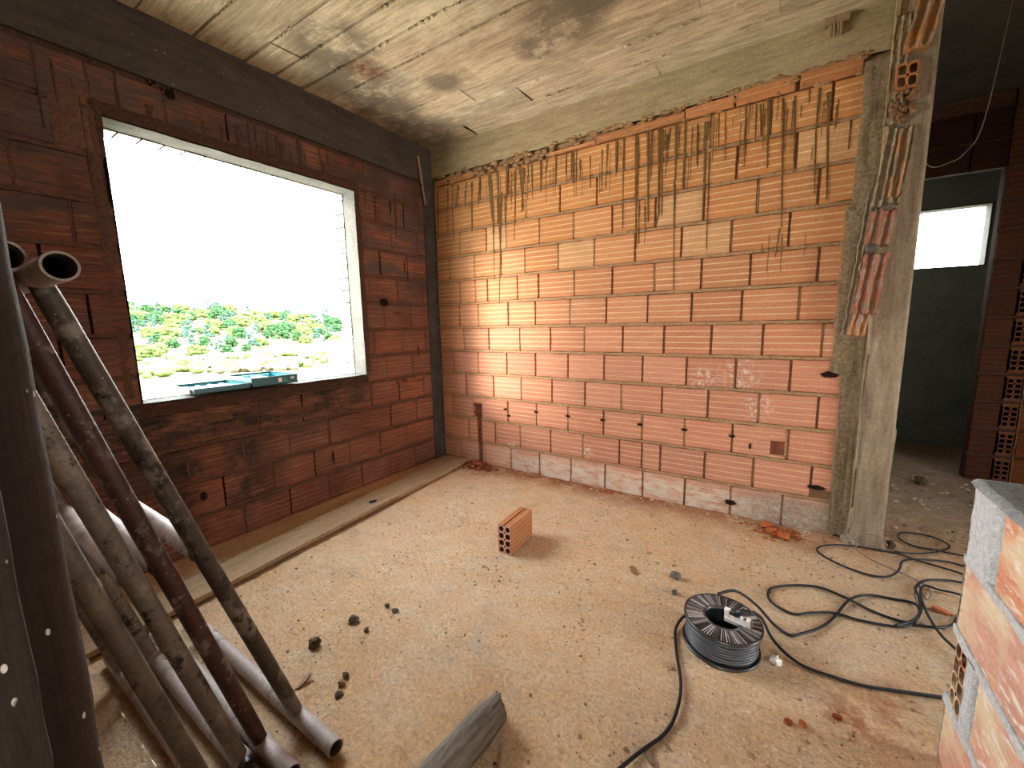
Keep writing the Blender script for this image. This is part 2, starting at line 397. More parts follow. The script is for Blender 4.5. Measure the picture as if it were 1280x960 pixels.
JOINTS = {
 12: [0.6, 0.909, 1.234, 1.561, 2.53, 2.867, 3.172], 11: [0.491, 1.086, 1.41, 1.73, 2.035, 2.367, 2.692, 3.012],
 10: [0.647, 0.872, 1.214, 1.534, 1.856, 2.18, 2.503, 2.822], 9: [0.501, 0.812, 1.067, 1.394, 1.715, 2.039, 2.368, 2.682, 3.006],
 8: [0.312, 0.503, 0.645, 0.981, 1.201, 1.542, 1.863, 2.188, 2.508, 2.805, 3.168], 7: [0.289, 0.53, 0.876, 1.165, 1.503, 1.819, 2.144, 2.452, 2.768, 3.086],
 6: [0.34, 0.648, 1.002, 1.315, 1.634, 1.955, 2.27, 2.59, 2.903, 3.219], 5: [0.191, 0.512, 0.849, 1.161, 1.484, 1.805, 2.117, 2.436, 2.754, 3.069],
 4: [0.348, 0.69, 1.007, 1.327, 1.64, 1.955, 2.27, 2.589, 2.905, 3.229], 3: [0.143, 0.54, 0.851, 1.168, 1.484, 1.806, 2.123, 2.441, 2.756, 3.082],
 2: [0.36, 0.694, 0.988, 1.309, 1.625, 1.946, 2.128, 2.27, 2.588, 2.896, 3.225], 1: [0.56, 0.876, 1.193, 1.511, 1.826, 2.141, 2.456, 2.77, 3.079]}
DRIPS = [(0.708, 2.75, 0.73, 2.326, 0.053), (0.796, 2.746, 0.808, 1.944, 0.026), (0.899, 2.777, 0.87, 2.286, 0.026), (1.031, 2.736, 1.057, 2.378, 0.032), (1.071, 2.715, 1.04, 2.361, 0.024), (1.151, 2.761, 1.148, 2.539, 0.015), (0.598, 2.731, 0.569, 2.471, 0.018), (0.503, 2.708, 0.485, 2.268, 0.019), (1.236, 2.743, 1.233, 2.491, 0.015), (1.377, 2.773, 1.376, 2.528, 0.015), (1.47, 2.763, 1.47, 2.571, 0.011), (1.519, 2.764, 1.512, 2.532, 0.01), (0.338, 2.711, 0.298, 2.514, 0.02), (0.207, 2.714, 0.196, 2.516, 0.02), (0.99, 2.732, 0.96, 2.137, 0.012), (0.834, 2.563, 0.779, 1.585, 0.013), (0.736, 2.513, 0.731, 1.807, 0.013), (1.772, 2.7, 1.77, 2.394, 0.013), (1.816, 2.729, 1.802, 2.417, 0.019), (1.885, 2.724, 1.883, 2.488, 0.018), (1.939, 2.744, 1.939, 2.104, 0.012), (2.033, 2.743, 2.044, 2.317, 0.035), (2.038, 2.318, 2.046, 1.945, 0.009), (2.062, 2.285, 2.064, 1.972, 0.009), (2.114, 2.739, 2.131, 2.117, 0.014), (2.142, 2.748, 2.14, 2.409, 0.011), (2.197, 2.744, 2.203, 2.195, 0.027), (2.208, 2.194, 2.184, 2.071, 0.011), (2.214, 2.729, 2.226, 2.148, 0.011), (2.309, 2.741, 2.312, 2.376, 0.019), (2.306, 2.377, 2.327, 1.622, 0.007), (2.366, 2.751, 2.372, 2.312, 0.015), (2.444, 2.706, 2.449, 2.452, 0.007), (2.503, 2.705, 2.491, 2.519, 0.034), (2.501, 2.517, 2.5, 2.08, 0.013), (2.526, 2.511, 2.534, 1.88, 0.007), (2.268, 2.726, 2.26, 2.624, 0.008), (1.47, 2.752, 1.463, 2.602, 0.009), (1.533, 2.737, 1.526, 2.499, 0.01), (1.595, 2.664, 1.589, 2.517, 0.007), (1.675, 2.676, 1.677, 2.441, 0.01), (2.728, 2.749, 2.735, 2.454, 0.011), (2.786, 2.733, 2.79, 2.508, 0.009), (2.808, 2.727, 2.819, 2.538, 0.009), (2.849, 2.761, 2.865, 2.339, 0.012), (2.925, 2.73, 2.964, 1.963, 0.01), (2.986, 2.721, 3.006, 2.287, 0.008), (3.106, 2.729, 3.103, 2.49, 0.011), (3.103, 2.49, 3.12, 2.136, 0.007), (3.149, 2.695, 3.181, 2.094, 0.011), (3.056, 2.735, 3.057, 2.656, 0.005), (2.573, 2.745, 2.579, 2.524, 0.007), (2.61, 2.759, 2.621, 2.44, 0.004), (2.956, 1.964, 2.941, 1.785, 0.006), (3.264, 2.514, 3.262, 2.356, 0.006), (1.296, 2.76, 1.287, 2.638, 0.011), (1.111, 2.738, 1.117, 2.577, 0.012), (0.437, 2.721, 0.417, 2.51, 0.014), (0.259, 2.74, 0.253, 2.223, 0.012), (0.069, 2.702, 0.053, 2.248, 0.022)]

CEIL = 3.105; BEAM = 2.835
# ---- back wall (the bright one): y = 0 faces the room, x runs to the right
def build_back():
    r = random.Random(11); mb = MB()
    P = lambda u, z, n: (u, -n, z)
    XR = 3.37
    low, high, pale = lin('bf8368'), lin('c08651'), lin('cfa87c')  # upper courses warmer: partly their own colour, partly warm light painted in
    for k in range(1, 13):
        z0 = bed(k - 1) + (.012 if k > 1 else 0); z1 = bed(k) - .013
        if k == 12: z1 = 2.742
        J = joints_for(JOINTS[k], .015, XR)
        t = min(1, max(0, (k - 5) / 6))
        for a, b in zip(J, J[1:]):
            c = shade(mix(low, high, t), r, .10)
            if r.random() < .06 and k > 6: c = shade(mix(c, pale, .6), r, .08)
            if (k, round(a, 2)) in {(9, 1.39), (9, 2.37), (10, .65), (10, 2.18)}: c = mix(c, pale, .55)
            gc = mix(c, lin('ecd3a8'), .6 if k > 5 else .35)
            # leave the wall's cut-outs open
            if k == 3 and 2.74 < a < 2.77:
                for (q0, q1, w0, w1) in ((a + .004, 2.987, z0, z1), (3.068, b - .004, z0, z1), (2.979, 3.074, .583, z1), (2.979, 3.074, z0, .490)):
                    brick_face(mb, P, q0, q1, w0, w1, c, gc, r, grooves=max(1, round((w1 - w0) / .045)))
                continue
            if k in (2, 3) and a < .5 < b:
                qa, qb = (.425, .555) if k == 3 else (.468, .528)
                brick_face(mb, P, a + .004, qa, z0, z1, c, gc, r)
                if b > qb + .02: brick_face(mb, P, qb, b - .004, z0, z1, c, gc, r)
                if k == 3: brick_face(mb, P, qa, qb, .615, z1, c, gc, r, grooves=1); brick_face(mb, P, qa, .47, z0, .475, c, gc, r, grooves=1)
                continue
            if k == 1 and a < .5 < b:
                brick_face(mb, P, a + .004, .474, z0, z1, c, gc, r); brick_face(mb, P, .53, b - .004, z0, z1, c, gc, r); continue
            if k == 2 and a > 3.2: z0b = z0 + .055
            else: z0b = z0
            g = .0035 + .002 * r.random()
            brick_face(mb, P, a + g, b - g, z0b, z1, c, gc, r, n0=r.uniform(-.002, .002), grooves=4, gd=.0035 if k > 4 else .0022)
    for k in range(1, 12):
        z = bed(k)
        segs = [(0.0, .468), (.528, XR)] if k in (1, 2) else [(0., XR)]
        for s in segs: bed_joint(mb, P, s[0], s[1], z, .024, r, 1, -.0045, .006)
    # vertical joints: thin, mostly open; a few squeezed full
    for k in range(1, 13):
        for u in joints_for(JOINTS[k], .015, XR)[1:-1]:
            if r.random() < .4:
                zz = bed(k - 1) + .02; pts = []
                mb.box((u - .006, .008, zz), (u + .006, .03, bed(k) - .02), WHITE, 1)
    # wall body behind the blocks
    mb.box((-.26, .03, 0), (3.45, .15, BEAM), WHITE, 1, skip='-z')
    mb.box((-.26, .15, 0), (3.45, .16, CEIL), WHITE, 1, skip='-z')
    # thin course of blocks laid flat under the beam, broken at the left
    pieces = [(.05, .2, .05), (.22, .52, .055), (1.30, 1.72, .03), (1.72, 2.36, .055), (2.362, 2.66, .07), (2.668, 2.985, .085), (3.005, 3.30, .09)]
    for a, b, h in pieces:
        c = shade(lin('bb7f52'), r, .12)
        brick_face(mb, P, a, b, 2.752, min(2.752 + h, 2.838), c, mix(c, lin('d6b384'), .4), r, n0=.006, grooves=1)
    for i in range(230):      # rough mortar packed under the beam
        u = r.uniform(.05, 3.35); w = r.uniform(.008, .024)
        if u > 1.35 and r.random() < .55: zz = 2.838 + r.uniform(-.008, .012)
        else: zz = r.uniform(2.752, 2.845)
        mb.lump((u, .004, zz), (w * 1.5, .010 + .004 * r.random(), w * .8), i, shade((1, .95, .85), r, .2), 1, .5, 1, 7, 5)
    # dried slurry that ran down from the beam
    for (x0, za, x1, zb, w) in DRIPS:
        n_ = max(4, int((za - zb) / .03)); L = []; Rr = []; s = r.uniform(0, 99)
        if w > .02: w *= .8
        for i in range(n_ + 1):
            t = i / n_; x = x0 + (x1 - x0) * t + .002 * nz(t * 9, s, 1)
            ww = w * (.62 - .42 * t) * (1 + .5 * nz(t * 14, s, 0)) + .001
            z = za + (zb - za) * t
            L.append((x - ww, z)); Rr.append((x + ww, z))
        rows = [[(p[0], -.0008, p[1]) for p in L], [((p[0] + q[0]) / 2, -.0045, p[1]) for p, q in zip(L, Rr)], [(q[0], -.0008, q[1]) for q in Rr]]
        mb.grid(rows, shade((1.25, 1.15, 1.0), r, .3), 2, True)
    for i in range(110):
        (x0, za, x1, zb, w) = r.choice(DRIPS); x0 += r.gauss(0, .05); za = min(za, 2.74) - r.uniform(0, .1); L_ = r.uniform(.05, .3); w = r.uniform(.0015, .004)
        if not .05 < x0 < 3.25: continue
        mb.grid([[(x0 - w, -.0006, za), (x0 - w * .6, -.0006, za - L_)], [(x0, -.0035, za), (x0, -.002, za - L_)], [(x0 + w, -.0006, za), (x0 + w * .6, -.0006, za - L_)]], shade((1.5, 1.3, 1.05), r, .3), 2, True)
    # knocked-in holes: flat dark faces painted as their shade, with rough clay rims
    for u, z in ((.825, .590), (.86, .53), (1.165, .598), (1.484, .594), (1.80, .594), (2.11, .592), (2.44, .592), (2.756, .586), (2.77, .097), (2.870, .53), (3.255, .31), (3.27, 1.046)):
        big = z < .2
        hw, hh = {(3.255, .31): (.05, .016), (3.27, 1.046): (.045, .02), (2.870, .53): (.008, .02)}.get((u, z), (.022, .011) if not big else (.034, .02))
        for i in range(9):
            a = 2 * PI * i / 9
            mb.lump((u + hw * math.cos(a) * .9, .0, z + hh * math.sin(a) * .9), (.007, .003, .005), i + u, lin('a06a4b'), 0, .5, 1, 6, 4)
        pts = [(u + hw * math.cos(2 * PI * i / 14) * (1 + .35 * nz(i, u, z, 2)), -.0025, z + hh * math.sin(2 * PI * i / 14) * (1 + .45 * nz(i, u, z + 5, 2))) for i in range(14)]
        mb.face(list(reversed(pts)), WHITE, 3)
    # mortar-lined chase cut down to the floor and the socket pocket
    mb.box((.44, .024, .23), (.55, .028, .62), lin('6a3a28'), 0); mb.box((.462, .024, 0.0), (.55, .028, .23), lin('6a3a28'), 0)
    for i in range(70):
        z = r.uniform(.02, .60); u = r.uniform(.475, .525) if z < .46 else r.uniform(.43, .55)
        mb.lump((u, .022, z), (r.uniform(.006, .02), .008, r.uniform(.005, .02)), i, shade(lin('7d452f'), r, .25), 0, .6, 1, 6, 4)
    mb.box((2.975, .026, .48), (3.08, .029, .60), lin('8d5a48'), 0)
    o = mb.build('wall_back', [M['brick_back'], M['mortar'], M['drip'], M['shade_and_grout']])
    struct(o)
    # concrete beam over the wall
    b = MB(); rows = []
    for j in range(7):
        z = BEAM + (CEIL + .02 - BEAM) * j / 6
        rows.append([(x * .06, .0 + .004 * nz(x * .06 * 3, z * 6, 1) - (.004 if j > 1 else 0), z + (.008 * nz(x * .5, 1, 2) if j == 0 else 0)) for x in range(-4, 58)])
    b.grid(rows, WHITE, 0, True); b.box((-.24, .012, BEAM + .01), (3.42, .15, CEIL), WHITE, 0)
    struct(b.build('concrete_beam', M['beam'], o))
    # grey mortar dragged over the block ends beside the pillar
    s = MB(); rr = random.Random(5)
    cols_ = [3.285, 3.31, 3.335, 3.36, 3.385, 3.41, 3.43]; rows = []
    for j in range(150):
        z = .02 + (2.80 - .02) * j / 149; row = []
        lo = 3.325 + .012 * nz(0, z * 3, 4) if z < 1.05 else 3.27 + .02 * nz(0, z * 4, 4)
        if z > 2.05: lo = 3.30 + .01 * nz(0, z * 4, 4)
        for i in range(9):
            t = i / 8; x = lo + (3.44 - lo) * t
            n = .002 + .016 * max(0, nz(x * 30, z * 9, 2) + .25) * (1 if 0 < i else 0) + .010 * t
            if i == 0: n = -.004
            row.append((x, -n, z))
        rows.append(row)
    s.grid(rows, lambda i, j: shade(mul((1.25, 1.2, 1.12), .8 + .35 * nz(j * .9, i * .05, 2)), rr, .10), 0, True)
    struct(s.build('mortar_smear', M['rough'], o))
    return o
build_back()

# ---- left wall with the window: x = 0 faces the room
WY0, WY1, WZ0, WZ1 = -2.436, -.917, .983, 2.510
def build_left():
    r = random.Random(23); mb = MB()
    P = lambda u, z, n: (n, -u, z)            # u = -y
    A, B = .13, 3.25
    base, base2 = lin('9c6046'), lin('8c5b4a')
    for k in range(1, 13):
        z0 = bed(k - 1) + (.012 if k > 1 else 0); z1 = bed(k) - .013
        if k == 12: z1 = 2.742
        off = (.16 if k % 2 else .0) + r.uniform(-.04, .04)
        J = [A]
        x = A + .08 + off
        while x < B - .05: J.append(x); x += PITCH
        J.append(B)
        for a, b in zip(J, J[1:]):
            c = shade(mix(base, base2, r.random()), r, .09); gc = mix(c, lin('cfa684'), .55)
            parts = [(a, b, z0, z1)]
            # cut by the window
            w0, w1 = -WY1 + .0, -WY0
            if z1 > WZ0 and z0 < WZ1 and b > w0 and a < w1:
                parts = []
                if a < w0: parts.append((a, min(b, w0), z0, z1))
                if b > w1: parts.append((max(a, w1), b, z0, z1))
                if z0 < WZ0 - .02: parts.append((max(a, w0), min(b, w1), z0, WZ0 - .012))
                if z1 > WZ1 + .02: parts.append((max(a, w0), min(b, w1), WZ1 + .012, z1))
            for (q0, q1, p0, p1) in parts:
                if q1 - q0 < .025 or p1 - p0 < .02: continue
                brick_face(mb, P, q0 + .003, q1 - .003, p0, p1, c, gc, r, n0=r.uniform(-.004, .003), grooves=5 if p1 - p0 > .15 else max(1, round((p1 - p0) / .045)), gd=.006, wav=.006)
                if r.random() < .7: mb.box((-.03, -q1 - .006, p0), (-.006 + .004 * r.random(), -q1 + .006, p1), shade((1.05, 1, .95), r, .2), 1)
    for k in range(1, 12):
        z = bed(k)
        w0, w1 = -WY1, -WY0
        segs = [(A, B)] if not (WZ0 < z < WZ1) else [(A, w0 - .01), (w1 + .01, B)]
        for s in segs: bed_joint(mb, P, s[0], s[1], z, .026, r, 1, -.004, .008)
    # slurry runs from the beam and mortar smears round the opening
    for i in range(46):
        y = -r.uniform(.2, 3.1); za = r.uniform(2.55, 2.76); L_ = r.uniform(.06, .42)
        if WY0 < y < WY1: L_ = min(L_, za - WZ1 - .02)
        if L_ < .04: continue
        w = r.choice((.006, .008, .012, .02, .03)); n_ = max(4, int(L_ / .03)); sd = r.uniform(0, 99); L, Q = [], []
        for j in range(n_ + 1):
            t = j / n_; ww = w * (.6 - .4 * t) * (1 + .5 * nz(t * 12, sd, 0)) + .001
            L.append((y - ww, za - L_ * t)); Q.append((y + ww, za - L_ * t))
        mb.grid([[(.001, p[0], p[1]) for p in L], [(.006, (p[0] + q[0]) / 2, p[1]) for p, q in zip(L, Q)], [(.001, q[0], q[1]) for q in Q]], (.8, .8, .8), 2, True, flip=True)
    def patch(y0, y1, z0, z1, m=1, n=.004, seed=0, col=WHITE):
        rows = []
        nu = max(4, int((y1 - y0) / .03)); nv = max(3, int((z1 - z0) / .03))
        for j in range(nv + 1):
            row = []
            for i in range(nu + 1):
                e = min(i, nu - i, j, nv - j)
                y = y0 + (y1 - y0) * i / nu + (.018 * nz(i, j, seed, .7) if e == 0 else 0); z = z0 + (z1 - z0) * j / nv + (.014 * nz(j, i, seed + 4, .7) if e == 0 else 0)
                row.append((-.004 if e == 0 else n + .005 * nz(y * 14, z * 14, seed), y, z))
            rows.append(row)
        mb.grid(rows, col, m, True, flip=True)
    patch(WY0 - .08, WY0 - .022, 1.0, 2.56, 1, .002, 1, (.95, .95, .95)); patch(WY1 + .0, WY1 + .05, .99, 2.55, 1, .003, 2, (.75, .75, .75))
    patch(WY0 - .03, WY1 + .03, WZ0 - .075, WZ0 - .004, 1, .003, 3, (.6, .58, .56)); patch(WY0 - .06, WY1 + .05, WZ1 + .003, WZ1 + .07, 1, .003, 4, (.7, .7, .7))
    patch(-2.62, -2.46, 2.30, 2.62, 1, .004, 6, (1.3, 1.3, 1.3))
    for i in range(26):      # smeared mortar here and there
        y = -r.uniform(.25, 3.1); z = r.uniform(.25, 2.7); w = r.uniform(.04, .16); h = r.uniform(.015, .05)
        if WY0 - .2 < y < WY1 + .2 and WZ0 - .1 < z < WZ1 + .1: continue
        patch(y - w, y + w, z - h, z + h, 1, .001, 10 + i, shade((1.0, .95, .92), r, .25))
    # broken pockets in the blocks, their shade painted as flat dark faces
    for y, z, a, b in ((-.686, 1.612, .05, .035), (-1.71, .76, .016, .045), (-2.21, .353, .02, .03), (-2.19, 2.80, .02, .05), (-2.12, 2.735, .03, .03), (-1.3, .35, .01, .05), (-.42, 1.95, .008, .08), (-.55, 2.45, .01, .06), (-.3, 1.15, .008, .06)):
        pts = [(.0022, y + a * math.cos(2 * PI * i / 12) * (1 + .4 * nz(i, y, z, 2)), z + b * math.sin(2 * PI * i / 12) * (1 + .4 * nz(i, z, y, 2))) for i in range(12)]
        mb.face(pts, WHITE, 3)
        for i in range(8):
            t = 2 * PI * i / 8; mb.lump((.0, y + a * math.cos(t), z + b * math.sin(t)), (.004, .008, .008), i, lin('8a5a45'), 0, .5, 1, 6, 4)
    # wall body around the opening
    T = -.145
    for (ya, yb, za, zb) in ((-3.37, WY0 - .004, 0, 2.84), (WY1, .03, 0, 2.84), (WY0, WY1, 0, WZ0), (WY0, WY1, WZ1, 2.84)):
        mb.box((T, ya, za), (-.03, yb, zb), WHITE, 1)
    # cast corner column: grey shuttered concrete
    rows = [[(.004 + .004 * nz(1, y * 20, z * 4), y, z) for y in (-.135, -.10, -.07, -.03, .01)] for z in [i * .07 for i in range(41)]]
    mb.grid(rows, (.75, .75, .75), 4, True, flip=True)
    mb.box((-.03, -.135, 0), (.003, .02, 2.84), WHITE, 4)
    o = struct(mb.build('wall_left', [M['brick_left'], M['mortar_dark'], M['mortar_dark'], M['shade_and_grout'], M['beam_dark']]))
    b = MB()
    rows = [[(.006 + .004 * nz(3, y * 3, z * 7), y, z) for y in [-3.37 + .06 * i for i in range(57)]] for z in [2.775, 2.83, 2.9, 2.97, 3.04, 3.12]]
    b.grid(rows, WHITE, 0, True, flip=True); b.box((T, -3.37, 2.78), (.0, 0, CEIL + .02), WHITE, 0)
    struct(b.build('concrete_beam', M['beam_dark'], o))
    # white facade on the outside
    f = MB()
    for (ya, yb, za, zb) in ((-6, WY0, -2, 3.4), (WY1, 3.4, -2, 3.4), (WY0, WY1, -2, WZ0), (WY0, WY1, WZ1, 3.4)):
        f.box((-.262, ya, za), (T, yb, zb), WHITE, 0)
    struct(f.build('facade', M['facade'], o))
    return o
build_left()

# ---- window_1: plastered reveal with a tiled outer edge, no glass fitted
def build_window():
    w = MB(); X0 = -.145
    def face_strip(a, b, fn):
        rows = [[fn(x, t) for t in [a + (b - a) * i / 40 for i in range(41)]] for x in (0.006, 0, -.05, -.1, X0)]
        return rows
    e = .004
    w.grid(face_strip(WZ0, WZ1, lambda x, t: (x, WY1 - .012 + e * nz(x * 9, t * 7, 1), t)), WHITE, 0, True)
    w.grid(face_strip(WZ0, WZ1, lambda x, t: (x, WY0 - .001 + e * .2 * nz(x * 9, t * 7, 2), t)), WHITE, 0, True, flip=True)
    w.grid(face_strip(WY0, WY1, lambda x, t: (x, t, WZ1 - .012 + e * nz(x * 9, t * 7, 3))), WHITE, 0, True, flip=True)
    w.grid(face_strip(WY0, WY1, lambda x, t: (x, t, WZ0 + .006 + e * nz(x * 9, t * 7, 4))), WHITE, 0, True)
    o = struct(w.build('window_1', M['plaster']))
    t = MB(); xa, xb = -.275, X0 - .002; p = .105
    n = int((WZ1 - WZ0) / p)
    for i in range(n + 1):
        z = WZ0 + i * p; z1 = min(z + p - .012, WZ1)
        t.box((xa, WY1 - .02, z), (xb, WY1 + .01, z1)); t.box((xa, WY0 - .01, z), (xb, WY0 + .02, z1))
    n = int((WY1 - WY0) / p)
    for i in range(n + 1):
        y = WY0 + i * p; y1 = min(y + p - .012, WY1)
        t.box((xa, y, WZ1 - .02), (xb, y1, WZ1 + .01)); t.box((xa, y, WZ0 - .02), (xb, y1, WZ0 + .012))
    struct(t.build('tile_edge', M['tile'], o))
    g = MB()
    g.box((xa + .004, WY1 - .016, WZ0), (xb, WY1 + .02, WZ1)); g.box((xa + .004, WY0 - .02, WZ0), (xb, WY0 + .016, WZ1))
    g.box((xa + .004, WY0, WZ1 - .016), (xb, WY1, WZ1 + .02)); g.box((xa + .004, WY0, WZ0 - .03), (xb, WY1, WZ0 + .008))
    struct(g.build('tile_grout', M['shade_and_grout'], o))
build_window()

# ---- ceiling: board-marked slab
def build_ceiling():
    mb = MB(); r = random.Random(3)
    ys = [-4.7, -4.4, -4.1, -3.82, -3.55, -3.28, -3.02, -2.75, -2.49, -2.23, -1.97, -1.69, -1.50, -1.30, -1.10, -.86, -.66, -.45, -.22, .02]
    xs0 = [-.02, 0.33, 1.55, 2.7, 3.9, 5.7]
    def zc(x): return CEIL - .012 * max(0, x) 
    for a, b in zip(ys, ys[1:]):
        off = r.uniform(-.5, .5); cuts = [-.05] + sorted(x + off for x in (1.0, 2.6, 4.1)) + [5.7]
        if a > -2.3 and a < -1.6: cuts = [-.05, .33] + cuts[2:]
        for c, d in zip(cuts, cuts[1:]):
            h = r.uniform(-.008, .008); t = r.uniform(-.004, .004); nx = max(2, int((d - c) / .12)); rows = []
            for jy, (y, dz) in enumerate(((a + .001, .02), (a + .006, 0), ((a + b) / 2, .0), (b - .006, 0), (b - .001, .02))):
                rows.append([(c + (d - c) * i / nx + (0 if 0 < i < nx else (.001 if i == 0 else -.001)), y, zc(c + (d - c) * i / nx) + h + t * (jy - 2) + dz + .002 * nz(i, y * 3, c)) for i in range(nx + 1)])
            mb.grid(rows, shade((.92, .91, .89), r, .17), 0)
    # grout beads that leaked between the boards
    for y in (-1.50, -1.30, -1.69, -.66, -.45, -.22, -1.97, -1.10):
        dens = 170 if y in (-1.5, -1.3, -1.69) else 60
        for i in range(dens):
            x = r.uniform(.3, 3.3); s = r.uniform(.003, .010)
            if nz(x * 3, y, 4) < -.05: continue
            mb.lump((x, y + r.uniform(-.008, .008), zc(x) - .002), (s * 1.3, s, s), i, shade((1.0, .98, .92), r, .2), 0, .4, 1, 6, 4)
    mb.box((-.26, -4.8, CEIL + .02), (5.75, 3.2, CEIL + .14), WHITE, 1)
    mb.box((3.4, .0, CEIL + .005), (5.75, 3.2, CEIL + .03), WHITE, 1)
    struct(mb.build('ceiling', [M['ceiling'], M['beam_dark']]))
build_ceiling()

# ---- floor: rough sandy screed
def fz(x, y): 
    return .006 * nz(x * 1.7, y * 1.7, 3) + .0035 * nz(x * 7, y * 7, 1) + .0022 * nz(x * 19, y * 19, 8) + .0022 * nz(x * 46, y * 38, 5) * (.5 + nz(x * 2.5, y * 2.5, 9))
def build_floor():
    mb = MB()
    def patch(x0, x1, y0, y1, st):
        nx = int((x1 - x0) / st); ny = int((y1 - y0) / st)
        mb.grid([[(x0 + (x1 - x0) * i / nx, y0 + (y1 - y0) * j / ny, fz(x0 + (x1 - x0) * i / nx, y0 + (y1 - y0) * j / ny)) for i in range(nx + 1)] for j in range(ny + 1)], WHITE, 0, True)
    patch(-.05, 4.3, -2.9, .1, .0125); patch(4.3, 5.7, -2.9, .1, .1); patch(-.05, 5.7, -4.8, -2.9, .1); patch(3.4, 5.7, .1, 3.2, .05)
    struct(mb.build('floor', M['floor']))
build_floor()

# ---- the pillar the pulled-down wall was bonded to
def build_pillar():
    mb = MB(); r = random.Random(9)
    x0, x1, y0, y1 = 3.425, 3.594, -.045, .17
    rows = []
    for j in range(90):
        z = CEIL * j / 89
        k = lambda a, b: .006 * nz(a * 8, b, z * 5) + .003 * nz(a * 30, b * 3, z * 25)
        fl = .02 * max(0, 1 - z / .10)
        ring = []
        for i in range(9): x = x0 + (x1 - x0) * i / 8; ring.append((x - fl * (1 - i / 4), y0 + k(x, 1) - fl * .6, z))
        for i in range(1, 6): y = y0 + (y1 - y0) * i / 5; ring.append((x1 + .6 * k(y, 2), y, z))
        for i in range(1, 6): y = y1 - (y1 - y0) * i / 5; ring.append((x0 + k(y, 4) - fl, y, z))
        rows.append(ring)
    mb.grid(rows, lambda i, j: shade((1, .98, .95), r, .04), 0, True, cv=True)
    o = struct(mb.build('trim_1', M['pillar']))
    # whitish mortar bead down its front edge
    e = MB(); L = []
    for j in range(70):
        z = .0 + 2.2 * j / 69; w = .003 + .005 * max(0, nz(1, 2, z * 9) + .1); x = x0 + .004 + .008 * nz(4, 1, z * 4)
        L.append([(x - w, y0 + .003, z), (x, y0 - .008 - .004 * nz(2, 2, z * 22), z), (x + w, y0 + .002, z)])
    e.grid(L, WHITE, 0, True)
    for i in range(34): e.lump((x0 + r.uniform(-.025, .05), y0 - .012, r.uniform(.0, .07) * r.random()), (.013, .008, .012), i, WHITE, 0, .5, 1, 7, 5)
    struct(e.build('mortar_bead', M['mortar_bead'], o))
    g = MB()
    for j in range(3):
        xx = x0 + .0 + .022 * j
        g.box((xx - .018, y0 + .006 - .010 * (2 - j), 1.6), (xx, y0 + .02, CEIL), (1.15, 1.1, .95), 0)
    struct(g.build('board_mark', M['beam'], o))
    # stumps of clay block left bonded to its face: fluted shells running up it
    def shell(name, pa, pb, w, depth, col, flutes=2, mat=None, seed=0, out=.0):
        b = MB(); pa, pb = Vector(pa), Vector(pb); d = pb - pa; n = max(4, int(d.length / .02)); rr = random.Random(seed)
        u = Vector((1, 0, 0)); f = Vector((0, -1, 0)); rows = []
        prof = [(-w / 2, 0.0), (-w / 2 - .004, depth * .55)]
        for i in range(flutes * 8 + 1):
            t = i / (flutes * 8); prof.append((-w / 2 + w * t, depth * (1.0 - .30 * abs(math.sin(PI * t * flutes)) ** .7)))
        prof += [(w / 2 + .004, depth * .5), (w / 2, 0.)]
        for j in range(n + 1):
            p = pa + d * (j / n); row = []
            for i, (a, q) in enumerate(prof):
                jag = (.018 * nz(i * .6, seed, 2) if j in (0, n) else 0)
                row.append(p + u * (a + .007 * nz(j * .5, i * .3, seed)) + f * (q + .007 * nz(i * .4, j * .6, seed + 3)) + d.normalized() * jag)
            rows.append(row)
        def cc(i, j):
            k = nz(i * .35, j * .4, seed * 2.3)
            return shade(mix(col, (.30, .25, .19), .75 if k > .12 else (.25 if k > -.1 else 0)) if mat is None else col, rr, .14)
        b.grid(rows, cc, 0, True)
        b.face(list(reversed(rows[0])), mul(col, .7)); b.face(rows[-1], mul(col, .7))
        return struct(b.build(name, mat or M['shard'], o))
    Y = y0 + .004
    shell('broken_block', (3.50, Y, 2.76), (3.545, Y, 3.02), .10, .085, lin('b9824e'), 2, None, 1)
    shell('broken_block', (3.440, Y, 2.00), (3.476, Y, 2.39), .11, .06, (1, .95, .85), 3, M['mortar_bead'], 2)
    shell('broken_block', (3.470, Y, 2.04), (3.492, Y, 2.38), .045, .072, lin('c08a5a'), 1, None, 12)
    shell('broken_block', (3.424, Y, 1.79), (3.442, Y, 1.98), .10, .055, lin('a46a52'), 2, None, 3)
    shell('broken_block', (3.398, Y, 1.42), (3.428, Y, 1.75), .10, .065, lin('a8705a'), 2, None, 4)
    shell('broken_block', (3.372, Y, 1.295), (3.388, Y, 1.415), .075, .045, lin('c48a62'), 2, None, 5)
    shell('mortar_lump', (3.345, Y + .004, 1.30), (3.405, Y + .004, 2.10), .07, .035, (.85, .84, .8), 3, M['mortar_bead'], 6)
    shell('mortar_lump', (3.435, Y, 2.42), (3.44, Y, 2.95), .06, .03, (.9, .85, .72), 2, M['mortar_bead'], 7)
    # end of a hollow block, two by two openings still whole
    hb = MB(); hollow_end(hb, lambda u, z: (3.432 + u, Y - .05, 2.585 + z), .085, .115, 2, 2, lin('b1774c'), True, depth=.05, dirv=Vector((0, 1, 0)))
    hb.box((3.430, Y - .05, 2.584), (3.433, Y, 2.70), lin('b1774c')); hb.box((3.516, Y - .05, 2.584), (3.519, Y, 2.70), lin('a06a45')); hb.box((3.430, Y - .05, 2.580), (3.519, Y, 2.585), lin('a06a45')); hb.box((3.430, Y - .05, 2.70), (3.519, Y, 2.704), lin('b1774c'))
    struct(hb.build('hollow_block_end', M['shard'], o))
    rb = MB()
